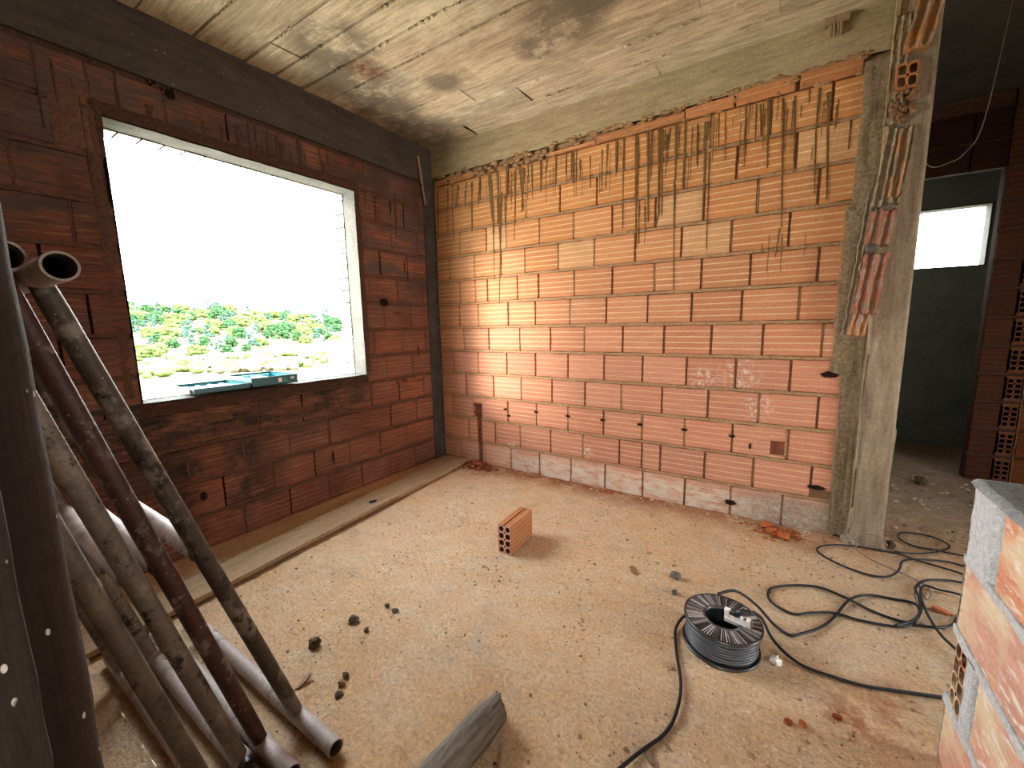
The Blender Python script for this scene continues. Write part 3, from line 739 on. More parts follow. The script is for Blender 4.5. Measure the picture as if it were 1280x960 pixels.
    for i in range(40): rb.lump((3.47 + r.uniform(-.045, .045), Y - r.uniform(0, .03), r.uniform(2.43, 2.585)), (r.uniform(.008, .026), .016, r.uniform(.008, .02)), i, shade(lin('8a664a'), r, .3), 0, .6, 1, 7, 5)
    struct(rb.build('rubble_stump', M['shard'], o))
    kb = MB(); kb.lump((3.400, Y - .055, 1.775), (.033, .026, .026), 2, WHITE, 0, .3, 1, 12, 8, True)
    kb.lump((3.452, Y - .055, 1.99), (.026, .02, .02), 5, WHITE, 0, .3, 1, 12, 8, True)
    struct(kb.build('mortar_knob', M['stone'], o))

def hollow_end(mb, F, W, H, nc, nr, col, square=False, depth=.1, dirv=Vector((0, 1, 0)), inner=None, wall=.010, m=0):
    """perforated end of a clay block: nc x nr openings. F(u, z) gives points on the face"""
    cw, chh = W / nc, H / nr; n = 16
    for a in range(nc):
        for b in range(nr):
            cx, cz = (a + .5) * cw, (b + .5) * chh
            rx, rz = cw / 2 - wall / 2, chh / 2 - wall / 2
            rnd = (not square) and b in (0, nr - 1)
            O, I = [], []
            for k in range(n):
                t = 2 * PI * (k + .5) / n; c, s = math.cos(t), math.sin(t); q = max(abs(c), abs(s))
                O.append((cx + cw / 2 * c / q, cz + chh / 2 * s / q))
                e = 2.0 if rnd else 5.0
                p = (abs(c) ** e + abs(s) ** e) ** (1 / e)
                I.append((cx + rx * c / p, cz + rz * s / p))
            fo = [Vector(F(*p)) for p in O]; fi = [Vector(F(*p)) for p in I]; bi = [p + dirv * depth for p in fi]
            mb.grid([fo, fi], col, m, False, cv=True); mb.grid([fi, bi], inner or mul(col, .75), m, False, cv=True)  # hole sides and backs coloured darker to stand in for shade
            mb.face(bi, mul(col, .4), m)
build_pillar()

# ---- low wall stump in the right foreground
def build_stub():
    r = random.Random(31); mb = MB(); X = 3.515
    P = lambda u, z, n: (X - n, -u, z)
    pink, orange = lin('d8a692'), lin('d69674')
    U0, U1 = 1.53, 3.37
    zt = [0, .2257, .4557, .6857, .925]
    def br(a, b, k, c): 
        brick_face(mb, P, a, b, zt[k - 1] + .011, zt[k] - .013, c, mix(c, lin('e0c0ac'), .3), r, grooves=3, gd=.0025, depth=.05)
    def course(start, k, c):
        u = start
        while u < U1 - .03:
            e = min(u + PITCH + (.12 if u == start else -.012), U1); br(u + (.012 if u > start else 0), e, k, shade(c, r, .06)); u = e
    course(U0 - .004, 1, pink); course(1.715, 2, pink); course(U0, 3, pink); course(1.72, 4, orange)
    br_c = lin('c47a58')
    hollow_end(mb, lambda u, z: (X - .002, -(1.56 + u), .238 + z), .088, .205, 2, 4, br_c, False, .09, Vector((1, 0, 0)), lin('5a2a1c'), .007)  # hole insides dark red, shade put into the clay colour
    # pale bed joints, thick and dragged out
    for k in range(1, 4): bed_joint(mb, P, U0, U1, zt[k], .030, r, 1, .004, .006)
    def cap(u0, u1, z0, z1, seed):
        rows = []
        for j in range(13):
            z = z0 + (z1 - z0) * j / 12
            rows.append([P(u0 + (u1 - u0) * i / 8 + (.008 * nz(j * .7, i, seed) if i == 8 else 0), z, (.006 if 0 < i < 8 else -.01) + .004 * nz(u0 + i * .6, z * 30, seed)) for i in range(9)])
        mb.grid(rows, WHITE, 1, True, flip=False)
    cap(1.53, 1.705, .697, .922, 1); cap(1.652, 1.715, .236, .447, 2)
    # far end and core
    mb.box((X + .03, -U1, 0), (X + .11, -U0, .925), lin('b88a70'), 1)
    rows = []
    for j in range(40):
        z = .93 * j / 39
        rows.append([(X + .115 * i / 6, -U0 + .006 * nz(i, z * 20, 4) + (0 if .24 > z or z > .45 else -.03), z) for i in range(7)])
    mb.grid(rows, WHITE, 1, True, flip=True)
    # top: mortar skin with trowel ridges
    rows = []
    for j in range(100):
        y = -U0 - (U1 - U0) * j / 99
        rows.append([(X - .013 + .13 * i / 12, y, .927 + .007 * nz(i * .9, y * 40, 1) + .004 * nz(i * 2, y * 12, 6) - (.012 if i in (0, 12) else 0)) for i in range(13)])
    mb.grid(rows, lambda i, j: (.62, .62, .62) if j in (0, 1) else (.36, .34, .33), 1, True)
    o = struct(mb.build('wall_right', [M['brick_stub'], M['mortar_white'], M['rough']]))
build_stub()

# ---- rest of the shell: doorway wall behind, hall walls, recess with window_2
def build_shell():
    r = random.Random(41)
    f = MB(); f.box((-.02, -3.37, 0), (2.375, -3.25, CEIL)); f.box((2.3, -3.37, 2.5), (3.7, -3.25, CEIL)); f.box((3.63, -3.37, 0), (5.7, -3.25, CEIL))
    struct(f.build('wall_front', M['passage']))
    # hall far wall: y = 1.78, brick, with a column of blocks turned end-on
    h = MB(); P = lambda u, z, n: (u, 1.78 - n, z)
    c0 = lin('5f3a2b')  # block colour darkened to stand in for the unlit hall
    for k in range(1, 14):
        z0 = bed(k - 1) + .012; z1 = min(bed(k) - .013, CEIL)
        c = shade(c0, r, .1)
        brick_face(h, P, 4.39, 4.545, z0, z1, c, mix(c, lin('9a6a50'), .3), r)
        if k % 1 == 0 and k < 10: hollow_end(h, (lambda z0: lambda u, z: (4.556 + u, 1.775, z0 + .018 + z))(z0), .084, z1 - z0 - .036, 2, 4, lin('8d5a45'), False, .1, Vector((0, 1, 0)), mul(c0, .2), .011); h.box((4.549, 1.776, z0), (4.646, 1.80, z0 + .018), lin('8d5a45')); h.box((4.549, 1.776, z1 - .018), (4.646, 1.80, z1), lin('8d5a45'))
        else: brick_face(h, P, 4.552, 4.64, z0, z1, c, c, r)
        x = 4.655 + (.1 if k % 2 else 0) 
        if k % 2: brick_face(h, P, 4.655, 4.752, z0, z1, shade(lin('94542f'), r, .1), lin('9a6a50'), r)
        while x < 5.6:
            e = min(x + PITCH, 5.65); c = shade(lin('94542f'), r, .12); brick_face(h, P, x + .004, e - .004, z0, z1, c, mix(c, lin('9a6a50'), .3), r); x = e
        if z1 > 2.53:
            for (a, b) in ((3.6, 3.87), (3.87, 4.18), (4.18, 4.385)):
                brick_face(h, P, a + .004, b - .004, z0, z1, shade(mul(c0, .45), r, .1), mul(c0, .45), r)  # blocks over the opening painted darker still, as shade
    for k in range(1, 13): bed_joint(h, P, 4.39, 5.65, bed(k), .026, r, 1, -.004, .005)
    h.box((4.39, 1.81, 0), (4.55, 1.90, CEIL), WHITE, 1); h.box((4.55, 1.88, 0), (5.7, 1.90, CEIL), WHITE, 1); h.box((3.55, 1.81, 2.55), (4.4, 1.9, CEIL), WHITE, 1)
    rows = [[(4.648 + .004 * nz(1, 1, z * 9) + .004 * i, 1.774 - .004 * (i == 1), z) for i in range(3)] for z in [.03 * j for j in range(100)]]
    h.grid(rows, WHITE, 2, True, flip=True)
    struct(h.build('wall_far', [M['brick'], M['mortar_dark'], M['mortar']]))
    # recess behind it, plastered dark grey, with the small bright window
    w = MB(); a, b, z0, z1 = 3.95, 4.665, 1.89, 2.50; Y = 3.0
    for (xa, xb, za, zb) in ((3.5, a, 0, CEIL), (b, 5.7, 0, CEIL), (a, b, 0, z0), (a, b, z1, CEIL)): w.box((xa, Y, za), (xb, Y + .14, zb))
    w.box((3.44, .15, 0), (3.55, Y + .1, CEIL)); w.box((5.65, -3.4, 0), (5.75, HALL_FILL_OPEN[0], CEIL)); w.box((5.65, HALL_FILL_OPEN[1], 0), (5.75, Y + .1, CEIL)); w.box((5.65, HALL_FILL_OPEN[0], HALL_FILL_OPEN[2]), (5.75, HALL_FILL_OPEN[1], CEIL))
    struct(w.build('wall_hall', M['grey_plaster']))
    f = MB(); t = .012
    f.box((a, Y - .006, z0), (a + t, Y + .15, z1)); f.box((b - t, Y - .006, z0), (b, Y + .15, z1)); f.box((a, Y - .006, z1 - t), (b, Y + .15, z1)); f.box((a, Y - .006, z0), (b, Y + .15, z0 + t))
    struct(f.build('window_2', M['plaster']))
    # passage behind the camera: side walls, outer wall with an opening added for fill light
    p = MB()
    p.box((-.26, -4.8, 0), (-.1, -3.37, CEIL)); p.box((5.65, -4.8, 0), (5.75, -3.3, CEIL))
    oa, ob, oz = BACK_FILL_OPEN
    p.box((-.2, -4.85, 0), (oa, -4.75, CEIL)); p.box((ob, -4.85, 0), (5.7, -4.75, CEIL)); p.box((oa, -4.85, oz), (ob, -4.75, CEIL))
    struct(p.build('wall_passage', M['passage']))
HALL_FILL_OPEN = (-1.3, -.7, 2.1)  # unseen door opening, added to let fill light onto the hall floor
BACK_FILL_OPEN = (3.4, 3.9, 2.1)  # opening behind the camera, added and sized for fill light
build_shell()

# ------------------------------------------------------------------ things in the room
# ---- scaffold frames leaning on the doorway wall
def scaffold(y0, yt, x1, m_bar, m_rail, label, pin=False):
    L = 1.554; zt = math.sqrt(L * L - (y0 - yt) ** 2); r = .0275
    t = thing('scaffold_frame', (1.25, y0, 0), label, 'scaffold frame', 'scaffold frames leaning beside the doorway')
    off = Vector((1.25, y0, 0))
    def at(x, s): return Vector((x, y0 + (yt - y0) * s, .0305 + zt * s)) - off
    x0 = .72
    for nm, s, xe in (('bottom_rail', 0, x1), ('middle_rail', .485, 1.63), ('top_rail', 1, x1)):
        b = MB(); xs = x0 if nm != 'middle_rail' else .9
        b.pipe(at(xs, s), at(xe, s), r, .0042)
        # weld collars where the uprights meet
        for xc in ((.87, 1.655) if nm != 'middle_rail' else ()): b.tube([at(xc - .03, s), at(xc, s), at(xc + .03, s)], [r + .0003, r + .0015, r + .0003], 20, (.9, .88, .86), 0, False)
        b.build(nm, m_rail, t)
    for xc in (1.655, .87):
        b = MB(); d = (at(xc, 1) - at(xc, 0)).normalized()
        p0, p1 = at(xc, 0) + d * (r * .55), at(xc, 1) - d * (r * .55)
        n = 24; pts = [p0 + (p1 - p0) * i / n for i in range(n + 1)]
        b.tube(pts, [.0232 * (.92 if i in (0, n) else 1.0) for i in range(n + 1)], 24)
        b.build('upright', m_bar, t)
    if pin:
        b = MB(); b.pipe(at(x1 - .04, 0) + Vector((0, 0, -.004)), at(x1 + .22, 0) + Vector((0, 0, -.008)), .0195, .003)
        b.tube([at(x1 - .012, 0), at(x1 + .006, 0)], [.031, .031], 24)
        b.build('coupling_pin', M['dark_steel'], t)
    return t
scaffold(-2.565, -3.008, 1.88, M['pipeA'], M['rail'], 'mottled rusty steel scaffold frame at the front, standing nearest the window and the long board')
scaffold(-2.687, -3.068, 1.835, M['pipeB'], M['rail'], 'dark red-brown steel scaffold frame, second from the window in the leaning row')
scaffold(-2.750, -3.128, 1.70, M['pipeC'], M['rail'], 'mortar-splashed pale steel scaffold frame with a thin dark pin in its low tube', True)
scaffold(-2.845, -3.188, 1.62, M['pipeD'], M['rail'], 'plain dusty grey steel scaffold frame at the back of the row, beside the dark post')

# ---- shoring post and board at the doorway jamb
def build_post():
    b = MB(); n = 60
    pts = [(2.2 + .004 * nz(1, i * .3, 2), -3.158 + .004 * nz(3, i * .3, 2), CEIL * i / n * .985 + .003) for i in range(n + 1)]
    b.tube(pts, [.050 * (1 + .05 * nz(i * .5, 2, 1)) for i in range(n + 1)], 24)
    o = b.build('timber_post', M['post']); tag(o, 'dark brown round timber post standing upright at the left edge of the photo', 'post')
    b = MB(); n = 50; rows = []
    for j in range(n + 1):
        z = .005 + 2.45 * j / n; e = .005 * nz(1, 3, z * 14) + .003 * nz(2, 5, z * 60)
        rows.append([(2.402, -3.37, z), (2.404 + .002 * nz(0, 1, z * 9), -3.28, z), (2.404 + .002 * nz(0, 4, z * 9), -3.19, z), (2.400, -3.169 + e, z), (2.380, -3.167 + e, z), (2.378, -3.37, z)])
    b.grid(rows, WHITE, 0, False, cv=True, flip=True); b.face(rows[0]); b.face(list(reversed(rows[-1])))
    o = b.build('shuttering_board', M['jamb']); tag(o, 'rough brown board with white paint specks, upright beside the dark timber post', 'board')
build_post()

# ---- long board lying along the left wall
def build_board():
    b = MB(); n = 40; rows = []
    for i in range(n + 1):
        t = i / n; y = -.118 - 2.9 * t
        xr = .404 + .18 * t ** .8 + .055 * t; xl = xr - .262 + .03 * t
        w = .006 * nz(t * 6, 1, 2); zt = .046 + .004 * nz(t * 3, 4, 1)
        yl = y + .03 * (i == 0)
        rows.append([(xl, yl, zt - .026), (xr + w * .3, y, zt - .026), (xr + w * .3, y, zt - .002), (xr - .004, y, zt), (xl + .1, yl, zt + .001), (xl + .004, yl, zt), (xl, yl, zt - .003)])
    b.grid(rows, WHITE, 0, False, cv=True); b.face(rows[0]); b.face(list(reversed(rows[-1])))
    # a black knot
    pts = [(.425 + .025 * math.cos(k * PI / 5), -1.27 + .035 * math.sin(k * PI / 5), .0535) for k in range(10)]
    b.face(pts, (.03, .03, .03))
    for y in (-.3, -1.2, -2.1, -2.8): b.box((.33 + .02 * abs(y), y - .03, .0), (.42 + .05 * abs(y), y + .03, .021), (.5, .45, .4))
    o = b.build('wooden_board', M['board']); tag(o, 'long pale wooden board lying on the floor along the foot of the window wall', 'board')
build_board()

# ---- hollow brick on the floor
def build_brick():
    W, L, H = .09, .27, .182
    t = thing('hollow_brick', (1.665, -1.14, .002), 'loose orange hollow clay brick standing on edge in the middle of the floor', 'brick', None, (0, 0, math.radians(2.5)))
    b = MB(); col = lin('b87f58'); end = lin('caa08c')
    x0, y0 = -W / 2, -L / 2
    hollow_end(b, lambda u, z: (x0 + u, y0, z), W, H, 2, 4, end, False, L, Vector((0, 1, 0)), lin('6e3a24'), .013)
    hollow_end(b, lambda u, z: (x0 + W - u, -y0, z), W, H, 2, 4, end, False, .02, Vector((0, -1, 0)), lin('6e3a24'), .013)
    r = random.Random(2)
    brick_face(b, lambda u, z, n: (x0 - n, -u, z), y0, -y0, 0, H, col, mul(col, .85), r, grooves=5, depth=.0, gd=.002)
    brick_face(b, lambda u, z, n: (-x0 + n, u, z), y0, -y0, 0, H, col, mul(col, .85), r, grooves=5, depth=.0, gd=.002)
    # ribbed top and bottom with a deep middle slot
    prof = [(x0, H - .001), (x0 + .004, H + .006), (x0 + .016, H + .006), (x0 + .019, H + .003), (x0 + .024, H + .003), (x0 + .027, H + .006), (x0 + .036, H + .006), (x0 + .039, H - .004),
            (x0 + .051, H - .004), (x0 + .054, H + .006), (x0 + .063, H + .006), (x0 + .066, H + .003), (x0 + .071, H + .003), (x0 + .074, H + .006), (-x0 - .004, H + .006), (-x0, H - .001)]
    rows = [[(p[0], y, p[1]) for p in prof] for y in (y0, -y0)]
    b.grid(rows, lambda i, j: mul(col, 1.15) if j != 8 else mul(col, .7), 0)
    b.face([(p[0], y0, p[1]) for p in prof][::1], end); b.face([(p[0], -y0, p[1]) for p in reversed(prof)], end)
    b.face([(x0, y0, 0), (x0, -y0, 0), (-x0, -y0, 0), (-x0, y0, 0)], col)
    b.build('brick_body', M['brick'], t)
build_brick()

# ---- cable reel
def build_reel():
    t = thing('cable_reel', (2.873, -1.375, .003), 'black plastic cable reel lying flat, wound with grey cable', 'cable reel', None, (math.radians(1.5), math.radians(1.5), .3))
    ro, ri = .152, .072
    def flange(z, up, name):
        b = MB()
        b.lathe([(ri, z), (ro, z), (ro + .002, z + .004), (ro, z + .008), (ri, z + .008)], 96, (.55, .55, .55), 0, None, True)
        n = 84; rr = random.Random(4)
        for k in range(n):
            a = 2 * PI * k / n; g = rr.choice((1.2, 3, 8, 13)); c = (g, g * .97, g * .93)
            w = .0016
            Mx = Matrix.Rotation(a, 4, 'Z')
            z0, z1 = (z + .007, z + .0125) if up else (z - .003, z + .001)
            b.box((ri + .006, -w, z0), (ro - .006, w, z1), mul2(c), 0, Mx)
        b.lathe([(ro - .006, z + .007), (ro - .006, z + .0125), (ro + .001, z + .0125), (ro + .002, z + .004)], 96, (.6, .6, .6))
        b.lathe([(ri - .004, z), (ri - .004, z + .0135), (ri + .004, z + .0135), (ri + .004, z + .004)], 96, (1.6, 1.6, 1.6))
        b.build(name, M['flange'], t)
    def mul2(c): return c
    flange(.116, True, 'top_flange'); flange(.002, False, 'bottom_flange')
    b = MB(); b.lathe([(ri, .004), (ri, .12)], 64); b.lathe([(ri - .003, .12), (ri - .003, .006), (.001, .006)], 64)
    b.lathe([(.022, .006), (.022, .075), (.016, .078), (.016, .006)], 32)
    for k in range(4):
        Mx = Matrix.Rotation(PI / 2 * k + .3, 4, 'Z'); b.box((.018, -.004, .006), (ri - .002, .004, .05), WHITE, 0, Mx)
    b.build('hub', M['black'], t)
    # winding: layers of cable
    b = MB(); rc = .0062; rr = random.Random(6)
    for lay, R0 in enumerate((.126, .137)):
        for k in range(8):
            z = .018 + .0128 * k + (.006 if lay else 0)
            if z > .112: continue
            pts = [((R0 + .004 * nz(j * .2, k * 3, lay, 1)) * math.cos(2 * PI * j / 60), (R0 + .002 * nz(j * .3, k, lay, 1)) * math.sin(2 * PI * j / 60), z + .005 * nz(j * .12, k * 2 + 9, lay)) for j in range(60)]
            b.tube(pts, rc, 8, WHITE, 0, False, True)
    b.lathe([(.12, .012), (.12, .114)], 64)
    b.build('cable_winding', M['wound'], t)
    # white socket clip with a black plug hanging in the rim
    s = MB(); Mx = Matrix.Translation((.058, -.012, .120)) @ Matrix.Scale(1.3, 4) @ Matrix.Rotation(math.radians(-25), 4, 'Z') @ Matrix.Rotation(math.radians(20), 4, 'X')
    s.box((-.040, -.006, .0), (-.028, .006, .052), WHITE, 0, Mx); s.box((-.040, -.008, -.004), (.034, .008, .016), WHITE, 0, Mx); s.box((.024, -.008, .0), (.036, .008, .040), WHITE, 0, Mx)
    s.box((.006, -.007, .022), (.014, .007, .036), WHITE, 0, Mx)
    s.tube([Mx @ Vector((-.034, -.006, .05)), Mx @ Vector((-.030, -.006, .060)), Mx @ Vector((-.022, -.006, .062))], .0055, 8)
    sk = s.build('plug_bracket', M['white_pl'], t)
    p = MB(); p.tube([Mx @ Vector(q) for q in ((-.010, .012, .020), (-.004, .014, .034), (.012, .018, .046), (.030, .022, .044))], [.012, .014, .012, .007], 14)
    p.build('plug', M['black'], t)
    c = MB(); c.box((.036, -.006, .004), (.040, .006, .042), WHITE, 0, Mx); c.build('contact_plate', M['copper'], t)
build_reel()

# ---- loose cables on the floor
CAB = {
'tail': [(2.745, -1.300, .06), (2.705, -1.345, .03), (2.694, -1.41), (2.724, -1.529), (2.776, -1.699), (2.785, -1.83), (2.769, -1.919), (2.721, -2.018), (2.686, -2.096), (2.645, -2.195), (2.6, -2.34)],
'lead': [(2.84, -1.225, .135), (2.906, -1.15, .13), (2.99, -1.115, .07), (3.066, -1.136), (3.125, -1.177), (3.172, -1.137), (3.237, -1.053), (3.297, -0.933), (3.372, -0.742), (3.456, -0.645), (3.555, -0.614), (3.633, -0.614), (3.634, -0.7), (3.588, -0.8), (3.528, -0.851), (3.403, -0.891), (3.3, -0.895), (3.212, -0.949), (3.139, -1.001), (3.063, -0.975), (3.035, -0.911), (3.052, -0.826), (3.141, -0.747), (3.249, -0.699), (3.349, -0.717), (3.462, -0.781), (3.568, -0.801), (3.677, -0.772), (3.739, -0.718), (3.785, -0.629), (3.9, -0.55)],
'low': [(2.985, -1.262, .125), (3.02, -1.24, .09), (3.069, -1.277, .03), (3.157, -1.338), (3.276, -1.351), (3.371, -1.332), (3.484, -1.285), (3.615, -1.231), (3.75, -1.19), (3.9, -1.2)],
'loopA': [(4.15, -0.02), (3.944, -0.063), (3.867, -0.047), (3.733, -0.101), (3.664, -0.18), (3.626, -0.308), (3.568, -0.403), (3.489, -0.43), (3.381, -0.409), (3.293, -0.34), (3.266, -0.265), (3.313, -0.189), (3.424, -0.126), (3.575, -0.087), (3.66, -0.075), (3.76, -0.122), (3.907, -0.173), (4.1, -0.26)],
'loopB': [(3.612, -0.085, .05), (3.58, -.085, .09), (3.52, -.09, .10), (3.465, -.10, .06), (3.47, -0.151), (3.513, -0.242), (3.584, -0.293), (3.644, -0.334), (3.686, -0.383), (3.681, -0.471), (3.688, -0.553), (3.716, -0.486), (3.719, -0.402), (3.679, -0.418), (3.65, -0.527), (3.637, -0.672), (3.606, -0.80)],
'loopC': [(4.2, 0.09), (3.98, 0.08), (3.854, 0.083), (3.758, 0.082), (3.703, 0.154), (3.728, 0.246), (3.797, 0.294), (3.881, 0.286), (3.936, 0.191), (3.9, 0.111), (3.81, 0.019), (3.703, -0.047), (3.650, -0.06)],
'loopD': [(4.1, -0.27), (3.877, -0.295), (3.806, -0.309), (3.719, -0.363), (3.663, -0.47), (3.657, -0.572), (3.638, -0.691), (3.593, -0.787), (3.525, -0.865)],
'loopE': [(4.0, -0.48), (3.834, -0.442), (3.757, -0.439), (3.705, -0.426), (3.673, -0.512), (3.661, -0.618), (3.662, -0.735), (3.675, -0.845), (3.697, -0.928), (3.723, -1.022), (3.8, -1.2)]}
def cable(key, rad, label, lift=0, cat='cable', name='electric_cable', mat='cable'):
    P = CAB[key]
    pts = [(p[0], p[1], (p[2] if len(p) > 2 else rad + .004 + fz(p[0], p[1]) + lift + .002 * math.sin(i * 1.7))) for i, p in enumerate(P)]
    b = MB(); b.tube(spline(pts, 8), rad, 8)
    o = b.build(name, M[mat]); tag(o, label, cat, 'black cables on the floor')
cable('tail', .0062, 'black cable running from the reel down to the bottom of the photo')
cable('lead', .0062, 'black cable snaking from the top of the reel into wide loops near the pillar', .001)
cable('low', .0062, 'black cable running straight from the reel across to the foreground brick wall stump')
cable('loopA', .0055, 'long black cable loop lying in front of the pillar foot', .004)
cable('loopB', .0032, 'thin grey wire curling up against the foot of the pillar', .007, 'wire', 'thin_wire', 'wire')
cable('loopC', .005, 'small black cable ring on the hall floor past the pillar', .004)
cable('loopD', .0062, 'upper black cable bending out from behind the wall stump', .010)
cable('loopE', .0055, 'black cable crossing the tangle and trailing to the wall stump end', .014)

# ---- open tool case on the sill
def build_case():
    z = WZ0 + .018
    t = thing('tool_case', (-.005, -1.85, z), 'open teal plastic tool case lying on the window sill', 'tool case', None, (0, 0, math.radians(-1)))
    def tray(y0, y1, d, h, name, skew=0.):
        b = MB(); w = .007
        b.box((-d, y0, 0), (0, y1, .006)); b.box((-d, y0, 0), (-d + w, y1, h)); b.box((-w, y0, 0), (0, y1, h)); b.box((-d, y0, 0), (0, y0 + w, h)); b.box((-d, y1 - w, 0), (0, y1, h))
        b.box((-d - .004, y0 - .004, h - .010), (-d + w, y1 + .004, h)); b.box((-w, y0 - .004, h - .010), (.004, y1 + .004, h)); b.box((-d, y0 - .004, h - .010), (0, y0 + w, h)); b.box((-d, y1 - w, h - .010), (0, y1 + .004, h))
        o = b.build(name, M['teal'], t); return o
    base = tray(.0, .315, .40, .062, 'case_base'); lid = tray(-.335, -.012, .37, .034, 'case_lid')
    i = MB(); i.box((-.38, .03, .012), (-.03, .29, .022)); i.box((-.36, .05, .022), (-.345, .28, .05)); i.box((-.30, .12, .022), (-.12, .18, .045)); i.box((-.1, .05, .022), (-.05, .26, .05)); i.build('inner_tray', M['teal_in'], base)
    j = MB(); j.box((-.345, -.31, .007), (-.03, -.03, .012))
    for k in range(4): j.box((-.33, -.29 + .07 * k, .012), (-.05, -.275 + .07 * k, .020))
    j.build('lid_lining', M['teal_in'], lid)
    for y in (-.29, -.06):
        c = MB(); c.box((-.37 + .02, -.345, .004), (-.30, -.333, .028)) if y < -.1 else c.box((-.10, -.347, .002), (-.04, -.333, .03))
        c.build('latch', M['label_white'], lid)
    s = MB(); s.box((.0, .175, .016), (.0015, .20, .046)); s.build('white_sticker', M['label_white'], base)
    s = MB(); s.box((.0, .212, .014), (.0015, .245, .026)); s.box((.0, .212, .030), (.0015, .230, .046)); s.build('green_sticker', M['label_green'], base)
    s = MB(); s.box((.0, .262, .030), (.0015, .29, .046)); s.build('pale_sticker', M['label_white'], base)
    for xh in (-.02, -.28):
        h = MB(); h.tube([(xh, -.008, .03), (xh - .08, -.008, .03)], .006, 10); h.build('hinge', M['teal'], t)
build_case()

# ---- batten in the corner, lath by the pillar, log, hanging wire
b = MB()
P0, P1 = Vector((.022, -.205, 2.985)), Vector((.022, -.140, 2.56))
for k, (w, a, e) in enumerate(((.012, 0, .55), (.009, .02, 1.))):
    q0 = P0 + Vector((.006 * k, .006 * k, -.0)); q1 = P0 + (P1 - P0) * e + Vector((.006 * k, 0, 0))
    b.tube([q0 + (q1 - q0) * i / 10 for i in range(11)], [w * (1 + .2 * nz(i * .7, k, 1)) for i in range(11)], 5)
o = b.build('wooden_batten', M['batten']); tag(o, 'short pale splintered wooden batten fixed high up in the corner', 'batten')
b = MB(); b.box((3.600, .10, .006), (3.612, .15, .72), WHITE, 0, Matrix.Translation((3.606, .13, 0)) @ Matrix.Rotation(math.radians(1.2), 4, 'Y') @ Matrix.Translation((-3.606, -.13, 0)))
b.box((3.616, .09, .006), (3.628, .13, .66), (.7, .7, .7), 0, Matrix.Translation((3.622, .11, 0)) @ Matrix.Rotation(math.radians(-1.5), 4, 'Y') @ Matrix.Translation((-3.622, -.11, 0)))
o = b.build('wooden_lath', M['batten']); tag(o, 'narrow dark wooden lath leaning against the hall side of the pillar', 'lath')
b = MB(); b.tube(spline([(3.597, .12, 2.40), (3.621, .2, 2.297), (3.682, .3, 2.258), (3.748, .3, 2.266), (3.809, .3, 2.304), (3.86, .25, 2.45), (3.9, .2, 3.10)], 8), .0025, 6)
o = b.build('hanging_wire', M['wire']); tag(o, 'thin wire hanging in a loop beside the pillar at the hall', 'wire')

b = MB()
for k in range(4): b.box((3.125 + .016 * k, -.030 - .004 * (k % 2), 2.975 + .010 * nz(k, 1, 3)), (3.138 + .016 * k, .004, 3.045), (1, .97, .9), 0)
b.box((3.105, -.036, 3.035), (3.215, .004, 3.075), (.85, .8, .72), 0)
o = b.build('wooden_wedge', M['batten']); tag(o, 'small splintered wooden wedge stuck under the ceiling near the pillar', 'wedge')

def build_log():
    b = MB(); n = 30; A_ = Vector((2.262, -2.168, .062)); B_ = Vector((2.195, -3.05, .062)); d = (B_ - A_).normalized(); u = d.cross(Vector((0, 0, 1))).normalized(); w = u.cross(d); rows = []
    S = 40
    for i in range(S + 1):
        f = i / S; p = A_ + (B_ - A_) * f; row = []
        r0 = .054 * min(1, .80 + 1.6 * f) + .006 * f
        for k in range(n):
            a = 2 * PI * k / n; c, s = math.cos(a), math.sin(a)
            q = r0 * (1 + .07 * nz(c * 2, s * 2, i * .18) + .03 * nz(c * 9, s * 9, i * .25))
            if k in (20, 21): q *= .90
            pp = p + u * c * q + w * s * q - w * (.058 - r0) * .5
            if i == 0: pp += d * (-.022 * c + .014 * nz(c * 3, s * 3, 7))
            row.append(pp)
        rows.append(row)
    b.grid(rows, lambda i, j: (1.0, .98, .95) if j < 15 else (.62, .56, .5), 0, True, cv=True, flip=True)  # lower half tinted darker, underside shade put into the colour
    cen = sum((Vector(p) for p in rows[0]), Vector()) / n
    b.grid([rows[0], [cen + (Vector(p) - cen) * .5 - d * .004 for p in rows[0]], [cen + (Vector(p) - cen) * .02 for p in rows[0]]], (.75, .7, .64), 0, False, cv=True)
    b.face(list(reversed(rows[-1])), (.6, .55, .5))
    b.tube([(2.352, -2.33, .04), (2.365, -2.335, .006)], .006, 8, (.4, .35, .3))
    o = b.build('timber_log', M['log']); tag(o, 'grey weathered log end lying on the floor at the bottom edge', 'log')
build_log()

# ---- stones, clods and shards that can be counted
def rock(x, y, r, seed, mat, label, cat='stone', col=WHITE, flat=.75, name='stone', rough=.6):
    b = MB(); z = r * flat * .72 + fz(x, y)
    b.lump((0, 0, 0), (r, r * .85, r * flat), seed, col, 0, rough, 1, 9, 6, False, 1.3)
    o = b.build(name, M[mat], None, (x, y, z), (0, 0, seed)); tag(o, label, cat)
def shard(x, y, a, c, seed, label, col='b5683f', h=.018, tilt=.2, name='brick_shard', mat='shard', cat='brick shard'):
    b = MB(); r = random.Random(seed); n = 7
    top = [(a * math.cos(2 * PI * k / n) * r.uniform(.7, 1.1), c * math.sin(2 * PI * k / n) * r.uniform(.7, 1.1)) for k in range(n)]
    b.face([(p[0], p[1], h / 2) for p in top], lin(col)); b.face([(p[0] * 1.05, p[1] * 1.05, -h / 2) for p in reversed(top)], lin(col))
    b.grid([[(p[0] * 1.05, p[1] * 1.05, -h / 2) for p in top], [(p[0], p[1], h / 2) for p in top]], mul(lin(col), .85), 0, False, cv=True)
    o = b.build(name, M[mat], None, (x, y, h / 2 + fz(x, y) + abs(math.sin(tilt)) * a * .5), (tilt * .4, tilt, seed)); tag(o, label, cat)
